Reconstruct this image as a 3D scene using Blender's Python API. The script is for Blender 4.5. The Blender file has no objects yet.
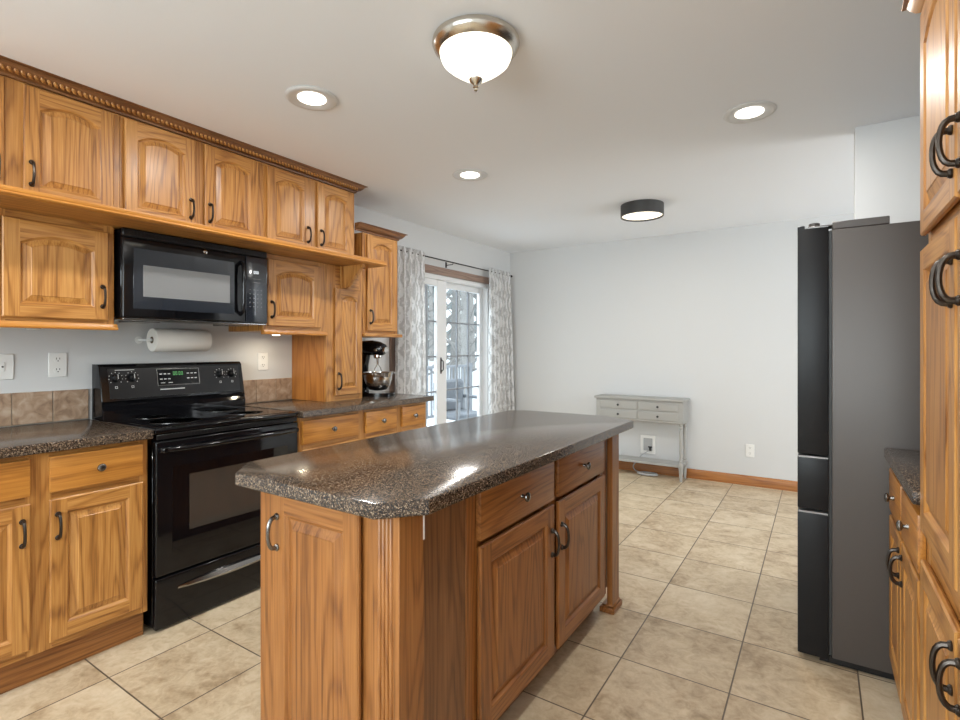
import bpy, bmesh, math, random
from mathutils import Vector, Matrix
random.seed(7)
PI = math.pi
SC = bpy.context.scene
COL = SC.collection

# ------------------------------------------------------------------ camera, world, light, exposure
cam_d = bpy.data.cameras.new('camera')
cam = bpy.data.objects.new('camera', cam_d); COL.objects.link(cam)
cam_d.sensor_width = 36.0
cam_d.lens = 518.6 / 960 * 36.0
cam_d.shift_y = -(360 - 348.65) / 960.0
cam_d.clip_start = 0.05
cam.location = (0, 0, 1.278)
cam.rotation_euler = (PI / 2, 0, math.radians(33.205))
SC.camera = cam
SC.view_settings.view_transform = 'Standard'
SC.view_settings.look = 'None'
SC.view_settings.gamma = 1.0
SC.view_settings.use_curve_mapping = False
SC.view_settings.exposure = 0.25
SC.cycles.use_denoising = True
SC.cycles.denoising_input_passes = 'RGB_ALBEDO_NORMAL'
SC.cycles.denoising_prefilter = 'ACCURATE'
SC.cycles.max_bounces = 10
SC.cycles.diffuse_bounces = 6
SC.cycles.sample_clamp_indirect = 6.0

world = bpy.data.worlds.new('overcast_sky'); SC.world = world
world.use_nodes = True
world.node_tree.nodes['Background'].inputs[0].default_value = (0.86, 0.93, 1.0, 1)
world.node_tree.nodes['Background'].inputs[1].default_value = 1.9


def area(name, loc, rot, sx, sy, watts, colour=(1, 1, 1), shape='RECTANGLE', spread=None):
    d = bpy.data.lights.new(name, 'AREA'); d.shape = shape; d.size = sx
    if shape in ('RECTANGLE', 'ELLIPSE'):
        d.size_y = sy
    d.energy = watts; d.color = colour
    if spread: d.spread = spread
    o = bpy.data.objects.new(name, d); COL.objects.link(o)
    o.location = loc; o.rotation_euler = rot
    return o


# daylight: the sky above the deck, falling through the patio door
area('sky_over_deck', (-6.6, 4.2, 5.6), (0, math.radians(-52), 0), 4.5, 5.0, 950, (0.88, 0.95, 1.0))
# fill light added as daylight through an invented window behind the camera
area('fill_near_window', (-1.0, -2.35, 1.55), (PI / 2, 0, 0), 2.6, 1.5, 125, (0.93, 0.97, 1.0))
# second added fill, from an unseen dining room window beyond the alcove wall
area('fill_dining_window', (2.85, 4.4, 1.5), (0, PI / 2, 0), 1.6, 1.5, 50, (0.92, 0.96, 1.0))
RECESSED_W = 9
DOME_E = 1.6
DRUM_E = 1.15

# ------------------------------------------------------------------ materials
MATS = {}


def nt(name):
    m = bpy.data.materials.new(name); m.use_nodes = True
    t = m.node_tree
    return m, t, t.nodes['Principled BSDF']


def simple(name, col, rough=0.5, metal=0.0, coat=0.0, emit=None, es=0.0, noise=None, bump=0.0, spec=None):
    m, t, b = nt(name)
    b.inputs['Base Color'].default_value = (*col, 1)
    b.inputs['Roughness'].default_value = rough
    b.inputs['Metallic'].default_value = metal
    if coat: b.inputs['Coat Weight'].default_value = coat; b.inputs['Coat Roughness'].default_value = 0.05
    if spec is not None: b.inputs['Specular IOR Level'].default_value = spec
    if emit:
        b.inputs['Emission Color'].default_value = (*emit, 1); b.inputs['Emission Strength'].default_value = es
    tc = t.nodes.new('ShaderNodeTexCoord')
    n = t.nodes.new('ShaderNodeTexNoise'); n.inputs['Scale'].default_value = noise or 40
    t.links.new(tc.outputs['Object'], n.inputs['Vector'])
    if bump:
        bp = t.nodes.new('ShaderNodeBump'); bp.inputs['Strength'].default_value = bump; bp.inputs['Distance'].default_value = 0.002
        t.links.new(n.outputs['Fac'], bp.inputs['Height']); t.links.new(bp.outputs[0], b.inputs['Normal'])
    else:
        r = t.nodes.new('ShaderNodeMapRange'); r.inputs[3].default_value = max(0.02, rough * 0.9); r.inputs[4].default_value = min(1, rough * 1.1)
        t.links.new(n.outputs['Fac'], r.inputs[0]); t.links.new(r.outputs[0], b.inputs['Roughness'])
    MATS[name] = m
    return m


def math_n(t, op, a, b=None, c=None):
    n = t.nodes.new('ShaderNodeMath'); n.operation = op
    for i, x in enumerate((a, b, c)):
        if x is None: continue
        if isinstance(x, (int, float)): n.inputs[i].default_value = x
        else: t.links.new(x, n.inputs[i])
    return n.outputs[0]


def ramp(t, fac, stops):
    r = t.nodes.new('ShaderNodeValToRGB')
    e = r.color_ramp.elements
    e[0].position, e[0].color = stops[0][0], (*stops[0][1], 1)
    e[1].position, e[1].color = stops[-1][0], (*stops[-1][1], 1)
    for p, c in stops[1:-1]:
        x = e.new(p); x.color = (*c, 1)
    t.links.new(fac, r.inputs[0])
    return r.outputs[0]


def oak(name, axis, light, mid, dark, rough=0.38, figure=1.0):
    """oak with the grain running along axis: broad cathedral figure, pores, slight plank tint"""
    m, t, b = nt(name)
    tc = t.nodes.new('ShaderNodeTexCoord')
    oi = t.nodes.new('ShaderNodeObjectInfo')
    off = t.nodes.new('ShaderNodeVectorMath'); off.operation = 'SCALE'
    cmb = t.nodes.new('ShaderNodeCombineXYZ')
    for i in range(3): t.links.new(oi.outputs['Random'], cmb.inputs[i])
    off.inputs['Scale'].default_value = 7.3
    t.links.new(cmb.outputs[0], off.inputs[0])
    add = t.nodes.new('ShaderNodeVectorMath'); add.operation = 'ADD'
    t.links.new(tc.outputs['Object'], add.inputs[0]); t.links.new(off.outputs[0], add.inputs[1])
    k = 'xyz'.index(axis)

    def scaled(cross, along):
        mp = t.nodes.new('ShaderNodeVectorMath'); mp.operation = 'MULTIPLY'
        v = [cross] * 3; v[k] = along
        mp.inputs[1].default_value = v
        t.links.new(add.outputs[0], mp.inputs[0]); return mp.outputs[0]

    def noise(vec, scale, detail=2, rough_=0.5, dist=0):
        n = t.nodes.new('ShaderNodeTexNoise'); n.inputs['Scale'].default_value = scale
        n.inputs['Detail'].default_value = detail; n.inputs['Roughness'].default_value = rough_
        n.inputs['Distortion'].default_value = dist
        t.links.new(vec, n.inputs['Vector']); return n.outputs['Fac']
    big = noise(scaled(1, 0.09), 6.5, 1.0, 0.35)
    jag = noise(scaled(1, 0.12), 60, 1, 0.5)
    rings = math_n(t, 'MULTIPLY_ADD', big, 95 * figure, math_n(t, 'MULTIPLY', jag, 3.0))
    s = math_n(t, 'SINE', rings)
    s = math_n(t, 'MULTIPLY_ADD', s, 0.5, 0.5)
    s = math_n(t, 'POWER', s, 3.5)
    pores = noise(scaled(1, 0.03), 190, 1, 0.6)
    fine = noise(scaled(1, 0.018), 150, 2, 0.6)
    pl = noise(scaled(1, 0.04), 9, 0, 0.5)
    f = math_n(t, 'MULTIPLY', s, 0.30)
    f = math_n(t, 'MULTIPLY_ADD', fine, 0.68, f)
    f = math_n(t, 'MULTIPLY_ADD', pl, 0.20, f)
    f = math_n(t, 'MULTIPLY_ADD', pores, 0.60, f)
    f = math_n(t, 'MULTIPLY_ADD', oi.outputs['Random'], 0.12, f)
    # the sum runs from about 0.4 to 1.3: bring it to 0..1 first
    mr = t.nodes.new('ShaderNodeMapRange'); mr.inputs[1].default_value = 0.48; mr.inputs[2].default_value = 1.38
    t.links.new(f, mr.inputs[0])
    col = ramp(t, mr.outputs[0], [(0.12, light), (0.5, mid), (0.92, dark)])
    t.links.new(col, b.inputs['Base Color'])
    b.inputs['Roughness'].default_value = rough
    b.inputs['Coat Weight'].default_value = 0.12; b.inputs['Coat Roughness'].default_value = 0.25
    bp = t.nodes.new('ShaderNodeBump'); bp.inputs['Strength'].default_value = 0.12; bp.inputs['Distance'].default_value = 0.001
    t.links.new(pores, bp.inputs['Height']); t.links.new(bp.outputs[0], b.inputs['Normal'])
    MATS[name] = m
    return m


OL, OM, OD = (0.53, 0.265, 0.075), (0.395, 0.172, 0.040), (0.175, 0.064, 0.015)
for ax in 'xyz': oak('oak_' + ax, ax, OL, OM, OD)
SLAB = ((0.53, 0.235, 0.045), (0.42, 0.17, 0.030), (0.26, 0.095, 0.016))
for ax in 'xyz': oak('oak_isl_' + ax, ax, (0.345, 0.145, 0.040), (0.250, 0.093, 0.022), (0.125, 0.042, 0.009))
for ax in 'xyz': oak('oak_slab_' + ax, ax, *SLAB, figure=0.6)
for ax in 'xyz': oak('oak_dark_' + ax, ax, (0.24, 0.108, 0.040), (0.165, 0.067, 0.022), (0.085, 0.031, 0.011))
for ax in 'xyz': oak('oak_orange_' + ax, ax, (0.42, 0.165, 0.035), (0.32, 0.115, 0.022), (0.21, 0.065, 0.012), figure=0.7)

WALL = simple('wall_paint', (0.63, 0.635, 0.635), 0.85, noise=120, bump=0.03)
CEIL = simple('ceiling_paint', (0.80, 0.825, 0.86), 0.9, noise=60, bump=0.03)
simple('white_plastic', (0.80, 0.80, 0.78), 0.35)
simple('white_frame', (0.78, 0.79, 0.80), 0.35)
simple('light_trim', (0.60, 0.60, 0.59), 0.35)
simple('dark_slot', (0.02, 0.02, 0.02), 0.5)
simple('black_enamel', (0.004, 0.004, 0.005), 0.09, spec=0.42)
simple('black_satin', (0.008, 0.008, 0.009), 0.30, spec=0.35)
simple('black_glass', (0.003, 0.003, 0.004), 0.035, spec=0.5)
simple('oven_window', (0.045, 0.040, 0.034), 0.09, spec=1.0, coat=1.0)
simple('microwave_mesh', (0.20, 0.205, 0.21), 0.22, coat=0.6)
simple('microwave_panel', (0.018, 0.022, 0.030), 0.16, coat=0.8)
simple('dark_chrome', (0.35, 0.34, 0.33), 0.18, metal=1)
simple('steel', (0.62, 0.60, 0.57), 0.16, metal=1)
simple('nickel', (0.56, 0.52, 0.46), 0.24, metal=1)
simple('white_print', (0.75, 0.75, 0.74), 0.6)
simple('display_digits', (0.1, 0.3, 0.1), 0.5, emit=(0.25, 0.9, 0.3), es=0.25)
simple('clock_digits', (0.8, 0.8, 0.8), 0.5, emit=(0.85, 0.95, 1.0), es=0.6)
simple('fridge_side', (0.080, 0.069, 0.063), 0.42, metal=0.35, noise=300, bump=0.04)
simple('fridge_front', (0.009, 0.009, 0.010), 0.36, spec=0.22)
simple('fridge_gap', (0.30, 0.30, 0.30), 0.35, metal=0.6)
simple('bronze', (0.055, 0.045, 0.038), 0.28, metal=0.85, noise=180, bump=0.15)
simple('pewter', (0.20, 0.19, 0.18), 0.25, metal=0.95)
simple('paper', (0.80, 0.76, 0.70), 0.95, noise=220, bump=0.25)
simple('cardboard', (0.28, 0.19, 0.11), 0.9)
simple('table_paint', (0.36, 0.355, 0.335), 0.6, noise=90, bump=0.1)
simple('cable_grey', (0.42, 0.43, 0.44), 0.4)
simple('rod_metal', (0.05, 0.045, 0.045), 0.35, metal=0.8)
simple('drum_shade', (0.045, 0.043, 0.042), 0.55)
simple('snow', (0.86, 0.89, 0.93), 0.9, noise=3, bump=0.2)
simple('deck_boards', (0.50, 0.50, 0.51), 0.8)
simple('railing_paint', (0.24, 0.25, 0.27), 0.7)
simple('bark', (0.24, 0.23, 0.22), 0.95, noise=12, bump=0.4)
simple('bark_pale', (0.36, 0.34, 0.32), 0.95, noise=12, bump=0.4)
simple('needles', (0.30, 0.33, 0.33), 0.95)
simple('patio_fabric', (0.15, 0.16, 0.18), 0.85)
simple('house_siding', (0.62, 0.63, 0.64), 0.8)
for ax in 'xyz': oak('oak_trim_' + ax, ax, (0.34, 0.235, 0.185), (0.25, 0.165, 0.125), (0.15, 0.09, 0.065))
simple('grout', (0.42, 0.37, 0.31), 0.9)
simple('recess_lens', (1, 0.97, 0.9), 0.5, emit=(1.0, 0.95, 0.86), es=3.0)
simple('drum_diffuser', (1, 0.95, 0.85), 0.5, emit=(1.0, 0.90, 0.72), es=DRUM_E)
simple('puck_lens', (1, 0.95, 0.85), 0.5, emit=(1.0, 0.85, 0.62), es=7.0)


def glass_pane():
    m = bpy.data.materials.new('window_glass'); m.use_nodes = True; t = m.node_tree
    t.nodes.remove(t.nodes['Principled BSDF'])
    tr = t.nodes.new('ShaderNodeBsdfTransparent'); tr.inputs[0].default_value = (0.93, 0.96, 0.96, 1)
    gl = t.nodes.new('ShaderNodeBsdfGlossy'); gl.inputs['Roughness'].default_value = 0.02
    lw = t.nodes.new('ShaderNodeLayerWeight')
    fr = math_n(t, 'MULTIPLY_ADD', math_n(t, 'POWER', lw.outputs['Facing'], 5.0), 0.9, 0.04)
    mx = t.nodes.new('ShaderNodeMixShader')
    t.links.new(fr, mx.inputs[0]); t.links.new(tr.outputs[0], mx.inputs[1]); t.links.new(gl.outputs[0], mx.inputs[2])
    t.links.new(mx.outputs[0], t.nodes['Material Output'].inputs[0])
    MATS['glass'] = m


glass_pane()


def dome_glass():
    m, t, b = nt('alabaster_glass')
    tc = t.nodes.new('ShaderNodeTexCoord')
    n = t.nodes.new('ShaderNodeTexNoise'); n.inputs['Scale'].default_value = 9; n.inputs['Distortion'].default_value = 1.5
    t.links.new(tc.outputs['Object'], n.inputs['Vector'])
    c = ramp(t, n.outputs['Fac'], [(0.3, (1.0, 0.93, 0.76)), (0.7, (1.0, 0.98, 0.90))])
    t.links.new(c, b.inputs['Emission Color']); b.inputs['Emission Strength'].default_value = DOME_E
    b.inputs['Base Color'].default_value = (0.9, 0.87, 0.8, 1); b.inputs['Roughness'].default_value = 0.3
    MATS['dome_glass'] = m


dome_glass()


def floor_tiles():
    m, t, b = nt('floor_tile')
    tc = t.nodes.new('ShaderNodeTexCoord'); sp = t.nodes.new('ShaderNodeSeparateXYZ')
    t.links.new(tc.outputs['Object'], sp.inputs[0])
    T = 0.406
    u = math_n(t, 'MULTIPLY_ADD', sp.outputs[0], 1 / T, 0.2796 / T + 40)
    v = math_n(t, 'MULTIPLY_ADD', sp.outputs[1], 1 / T, -2.5198 / T + 40)
    fu, fv = math_n(t, 'FLOOR', u), math_n(t, 'FLOOR', v)
    du = math_n(t, 'ABSOLUTE', math_n(t, 'SUBTRACT', math_n(t, 'FRACT', u), 0.5))
    dv = math_n(t, 'ABSOLUTE', math_n(t, 'SUBTRACT', math_n(t, 'FRACT', v), 0.5))
    mxx = math_n(t, 'MAXIMUM', du, dv)
    g = t.nodes.new('ShaderNodeMapRange'); g.inputs[1].default_value = 0.4915; g.inputs[2].default_value = 0.4945
    t.links.new(mxx, g.inputs[0]); g = g.outputs[0]
    wn = t.nodes.new('ShaderNodeTexWhiteNoise'); wn.noise_dimensions = '2D'
    cb = t.nodes.new('ShaderNodeCombineXYZ'); t.links.new(fu, cb.inputs[0]); t.links.new(fv, cb.inputs[1])
    t.links.new(cb.outputs[0], wn.inputs['Vector'])
    off = t.nodes.new('ShaderNodeVectorMath'); off.operation = 'SCALE'; off.inputs['Scale'].default_value = 9
    t.links.new(wn.outputs['Color'], off.inputs[0])
    ad = t.nodes.new('ShaderNodeVectorMath'); ad.operation = 'ADD'
    t.links.new(tc.outputs['Object'], ad.inputs[0]); t.links.new(off.outputs[0], ad.inputs[1])

    def ns(sc, det, dist):
        n = t.nodes.new('ShaderNodeTexNoise'); n.inputs['Scale'].default_value = sc; n.inputs['Detail'].default_value = det
        n.inputs['Distortion'].default_value = dist; n.inputs['Roughness'].default_value = 0.6
        t.links.new(ad.outputs[0], n.inputs['Vector']); return n.outputs['Fac']
    a, c2, c3 = ns(4.5, 5, 0.6), ns(16, 6, 1.2), ns(70, 3, 0)
    f = math_n(t, 'MULTIPLY', a, 0.5); f = math_n(t, 'MULTIPLY_ADD', c2, 0.38, f); f = math_n(t, 'MULTIPLY_ADD', c3, 0.12, f)
    f = math_n(t, 'MULTIPLY_ADD', wn.outputs['Value'], 0.06, f)
    col = ramp(t, f, [(0.36, (0.26, 0.18, 0.10)), (0.46, (0.42, 0.315, 0.20)), (0.56, (0.54, 0.43, 0.29)), (0.68, (0.63, 0.525, 0.385))])
    mx = t.nodes.new('ShaderNodeMix'); mx.data_type = 'RGBA'
    t.links.new(g, mx.inputs['Factor']); t.links.new(col, mx.inputs['A']); mx.inputs['B'].default_value = (0.11, 0.080, 0.055, 1)
    t.links.new(mx.outputs['Result'], b.inputs['Base Color'])
    r = t.nodes.new('ShaderNodeMapRange'); r.inputs[3].default_value = 0.34; r.inputs[4].default_value = 0.5
    t.links.new(c2, r.inputs[0]); t.links.new(r.outputs[0], b.inputs['Roughness'])
    h = math_n(t, 'MULTIPLY_ADD', g, -1.0, math_n(t, 'MULTIPLY', f, 0.35))
    bp = t.nodes.new('ShaderNodeBump'); bp.inputs['Strength'].default_value = 0.35; bp.inputs['Distance'].default_value = 0.003
    t.links.new(h, bp.inputs['Height']); t.links.new(bp.outputs[0], b.inputs['Normal'])
    MATS['floor_tile'] = m


floor_tiles()


def laminate():
    m, t, b = nt('speckled_laminate')
    tc = t.nodes.new('ShaderNodeTexCoord')

    def vor(sc):
        n = t.nodes.new('ShaderNodeTexVoronoi'); n.inputs['Scale'].default_value = sc
        t.links.new(tc.outputs['Object'], n.inputs['Vector'])
        s = t.nodes.new('ShaderNodeSeparateColor'); t.links.new(n.outputs['Color'], s.inputs[0]); return s.outputs[0]
    f = math_n(t, 'ADD', math_n(t, 'MULTIPLY', vor(330), 0.6), math_n(t, 'MULTIPLY', vor(520), 0.4))
    col = ramp(t, f, [(0.18, (0.009, 0.008, 0.008)), (0.45, (0.035, 0.025, 0.019)), (0.68, (0.115, 0.076, 0.048)), (0.90, (0.33, 0.25, 0.18))])
    t.links.new(col, b.inputs['Base Color'])
    b.inputs['Roughness'].default_value = 0.17
    b.inputs['Specular IOR Level'].default_value = 0.55
    MATS['laminate'] = m


laminate()


def stone_tile():
    m, t, b = nt('splash_tile')
    tc = t.nodes.new('ShaderNodeTexCoord')
    n = t.nodes.new('ShaderNodeTexNoise'); n.inputs['Scale'].default_value = 22; n.inputs['Detail'].default_value = 6; n.inputs['Distortion'].default_value = 0.8
    t.links.new(tc.outputs['Object'], n.inputs['Vector'])
    col = ramp(t, n.outputs['Fac'], [(0.3, (0.24, 0.155, 0.10)), (0.5, (0.38, 0.26, 0.175)), (0.72, (0.50, 0.385, 0.29))])
    t.links.new(col, b.inputs['Base Color']); b.inputs['Roughness'].default_value = 0.45
    MATS['splash_tile'] = m


stone_tile()


def curtain_cloth():
    m = bpy.data.materials.new('curtain_cloth'); m.use_nodes = True; t = m.node_tree
    t.nodes.remove(t.nodes['Principled BSDF'])
    uv = t.nodes.new('ShaderNodeUVMap'); sp = t.nodes.new('ShaderNodeSeparateXYZ')
    t.links.new(uv.outputs[0], sp.inputs[0])
    # ogee lattice with a leafy centre: U and V are metres on the cloth
    y, z = sp.outputs[0], sp.outputs[1]
    kz = math_n(t, 'MULTIPLY', z, 2 * PI / 0.42)
    wob = math_n(t, 'MULTIPLY', math_n(t, 'SINE', kz), 0.95)
    ky = math_n(t, 'MULTIPLY', y, 2 * PI / 0.30)
    a = math_n(t, 'ABSOLUTE', math_n(t, 'SINE', math_n(t, 'ADD', ky, wob)))
    c = math_n(t, 'ABSOLUTE', math_n(t, 'SINE', math_n(t, 'SUBTRACT', ky, wob)))
    lat = math_n(t, 'MINIMUM', a, c)
    nz = t.nodes.new('ShaderNodeTexNoise'); nz.inputs['Scale'].default_value = 34; nz.inputs['Distortion'].default_value = 1.2
    t.links.new(uv.outputs[0], nz.inputs['Vector'])
    f = math_n(t, 'ADD', math_n(t, 'MULTIPLY', lat, 0.8), math_n(t, 'MULTIPLY_ADD', nz.outputs['Fac'], 0.9, -0.45))
    col = ramp(t, f, [(0.20, (0.90, 0.90, 0.90)), (0.36, (0.64, 0.635, 0.63)), (0.62, (0.69, 0.685, 0.68)), (0.78, (0.90, 0.90, 0.90))])
    d = t.nodes.new('ShaderNodeBsdfDiffuse'); tl = t.nodes.new('ShaderNodeBsdfTranslucent')
    t.links.new(col, d.inputs[0]); t.links.new(col, tl.inputs[0])
    mx = t.nodes.new('ShaderNodeMixShader'); mx.inputs[0].default_value = 0.45
    t.links.new(d.outputs[0], mx.inputs[1]); t.links.new(tl.outputs[0], mx.inputs[2])
    t.links.new(mx.outputs[0], t.nodes['Material Output'].inputs[0])
    MATS['curtain'] = m


curtain_cloth()

# ------------------------------------------------------------------ helpers
BASE = {}


class MB:
    """collects geometry in world coordinates; build() links it as ONE mesh object"""

    def __init__(s): s.bm = bmesh.new(); s.uv = None

    def add(s, verts, faces, mi=0, smooth=False):
        vs = [s.bm.verts.new(v) for v in verts]
        out = []
        for f in faces:
            try:
                fc = s.bm.faces.new([vs[i] for i in f]); fc.material_index = mi; fc.smooth = smooth; out.append(fc)
            except ValueError: pass
        return vs, out

    def box(s, a, b, bev=0.0, mi=0, seg=1):
        x0, x1 = sorted((a[0], b[0])); y0, y1 = sorted((a[1], b[1])); z0, z1 = sorted((a[2], b[2]))
        v = [(x0, y0, z0), (x1, y0, z0), (x1, y1, z0), (x0, y1, z0), (x0, y0, z1), (x1, y0, z1), (x1, y1, z1), (x0, y1, z1)]
        f = [(0, 3, 2, 1), (4, 5, 6, 7), (0, 1, 5, 4), (1, 2, 6, 5), (2, 3, 7, 6), (3, 0, 4, 7)]
        vs, fs = s.add(v, f, mi)
        if bev:
            es = list({e for fc in fs for e in fc.edges})
            r = bmesh.ops.bevel(s.bm, geom=es, offset=bev, segments=seg, profile=0.6, affect='EDGES')
            for fc in r['faces']: fc.material_index = mi
        return s

    def tube(s, pts, r, n=10, mi=0, cap=True):
        pts = [Vector(p) for p in pts]
        rs = r if isinstance(r, (list, tuple)) else [r] * len(pts)
        rings = []; ref = None
        for i, p in enumerate(pts):
            d = (pts[min(i + 1, len(pts) - 1)] - pts[max(i - 1, 0)])
            if d.length < 1e-9: d = Vector((0, 0, 1))
            d.normalize()
            if ref is None: ref = Vector((0, 0, 1)) if abs(d.z) < 0.9 else Vector((1, 0, 0))
            e1 = (ref - d * ref.dot(d)).normalized(); ref = e1
            e2 = d.cross(e1)
            rings.append([p + (e1 * math.cos(2 * PI * k / n) + e2 * math.sin(2 * PI * k / n)) * rs[i] for k in range(n)])
        v = [q for ring in rings for q in ring]; f = []
        for i in range(len(rings) - 1):
            for k in range(n):
                f.append((i * n + k, i * n + (k + 1) % n, (i + 1) * n + (k + 1) % n, (i + 1) * n + k))
        if cap:
            f.append(tuple(range(n))[::-1]); f.append(tuple((len(rings) - 1) * n + k for k in range(n)))
        s.add(v, f, mi, True)
        return s

    def lathe(s, fn, prof, n=24, mi=0, smooth=True):
        """fn(a, b, h) -> world; prof = [(r, h), ...]"""
        v = []; f = []
        for r, h in prof:
            for k in range(n): v.append(fn(r * math.cos(2 * PI * k / n), r * math.sin(2 * PI * k / n), h))
        m = len(prof)
        for i in range(m - 1):
            for k in range(n): f.append((i * n + k, i * n + (k + 1) % n, (i + 1) * n + (k + 1) % n, (i + 1) * n + k))
        if prof[0][0] > 1e-4: f.append(tuple(range(n))[::-1])
        if prof[-1][0] > 1e-4: f.append(tuple((m - 1) * n + k for k in range(n)))
        s.add(v, f, mi, smooth)
        return s

    def prism(s, fn, poly, h0, h1, mi=0, smooth=False):
        n = len(poly)
        v = [fn(p[0], p[1], h0) for p in poly] + [fn(p[0], p[1], h1) for p in poly]
        f = [tuple(range(n))[::-1], tuple(range(n, 2 * n))] + [(i, (i + 1) % n, n + (i + 1) % n, n + i) for i in range(n)]
        s.add(v, f, mi, smooth)
        return s

    def ell(s, c, r, n=14, m=8, mi=0):
        v = []; f = []
        for j in range(m + 1):
            a = PI * j / m
            for k in range(n):
                b = 2 * PI * k / n
                v.append((c[0] + r[0] * math.sin(a) * math.cos(b), c[1] + r[1] * math.sin(a) * math.sin(b), c[2] + r[2] * math.cos(a)))
        for j in range(m):
            for k in range(n): f.append((j * n + k, j * n + (k + 1) % n, (j + 1) * n + (k + 1) % n, (j + 1) * n + k))
        s.add(v, f, mi, True)
        return s

    def build(s, name, mats, parent=None, base=None, sharp=40):
        bmesh.ops.remove_doubles(s.bm, verts=s.bm.verts, dist=1e-5)
        bmesh.ops.recalc_face_normals(s.bm, faces=s.bm.faces)
        if parent is not None: base = BASE[parent.name]
        if base is None:
            xs = [v.co for v in s.bm.verts]
            lo = [min(c[i] for c in xs) for i in range(3)]; hi = [max(c[i] for c in xs) for i in range(3)]
            base = ((lo[0] + hi[0]) / 2, (lo[1] + hi[1]) / 2, lo[2])
        B = Vector(base)
        for v in s.bm.verts: v.co -= B
        me = bpy.data.meshes.new(name); s.bm.to_mesh(me); s.bm.free()
        for mm in (mats if isinstance(mats, (list, tuple)) else [mats]): me.materials.append(MATS[mm] if isinstance(mm, str) else mm)
        try: me.set_sharp_from_angle(angle=math.radians(sharp))
        except Exception: pass
        o = bpy.data.objects.new(name, me); COL.objects.link(o)
        if parent is not None: o.parent = parent
        else: o.location = B
        BASE[o.name] = tuple(B)
        return o


def root(name, base, label, cat, group=None):
    o = bpy.data.objects.new(name, None); o.empty_display_size = 0.1; COL.objects.link(o)
    o.location = base; BASE[o.name] = tuple(base)
    o['label'] = label; o['category'] = cat
    if group: o['group'] = group
    return o


def tag(o, label, cat, group=None):
    o['label'] = label; o['category'] = cat
    if group: o['group'] = group
    return o


def struct(o):
    o['kind'] = 'structure'; return o


def W(x, y, z): return (x, y, z)


def F_left(X0, y0=0, z0=0): return lambda u, n, v: (X0 + n, y0 + u, z0 + v)
def F_right(X0, y0=0, z0=0): return lambda u, n, v: (X0 - n, y0 + u, z0 + v)
def F_near(Y0, x0=0, z0=0): return lambda u, n, v: (x0 + u, Y0 - n, z0 + v)


def fbox(mb, F, u0, u1, n0, n1, v0, v1, bev=0, mi=0): return mb.box(F(u0, n0, v0), F(u1, n1, v1), bev, mi)


def pull(F, u, v0, v1, parent, mat='bronze', depth=0.030, name='handle', r=0.0052):
    mb = MB(); N = 12; pts = []; rs = []
    for i in range(N + 1):
        a = PI * i / N
        pts.append(F(u, 0.004 + (depth - 0.004) * math.sin(a) ** 0.62, (v0 + v1) / 2 - (v1 - v0) / 2 * math.cos(a)))
        rs.append(r * (1.0 + 0.35 * (1 - math.sin(a))))
    mb.tube(pts, rs, 8)
    for vv in (v0, v1):
        mb.lathe(lambda a, b, h: F(u + a, h, vv + b), [(0.010, 0.0), (0.0105, 0.003), (0.008, 0.007), (0.0, 0.009)], 12)
    return mb.build(name, mat, parent)


def knob(F, u, v, parent, mat='pewter'):
    mb = MB()
    mb.lathe(lambda a, b, h: F(u + a, h, v + b), [(0.0075, 0), (0.0055, 0.006), (0.0055, 0.012), (0.0145, 0.017), (0.0165, 0.021), (0.0150, 0.025), (0.009, 0.0275), (0.0, 0.028)], 18)
    return mb.build('knob', mat, parent)


def outline(w, h, s, a, d, K=14):
    """opening outline, counter-clockwise from bottom left, offset inward by d; a = rise of the arch"""
    x0, x1, y0 = s + d, w - s - d, s + d
    pts = [(x0, y0), (x1, y0)]
    hw = (w - 2 * s) / 2; cx = w / 2
    yt = h - s - d
    if a <= 0: return pts + [(x1, yt), (x0, yt)]
    for i in range(K + 1):
        x = x1 + (x0 - x1) * i / K
        q = min(1, abs(x - cx) / hw)
        pts.append((x, yt - a * q * q))
    return pts


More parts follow.
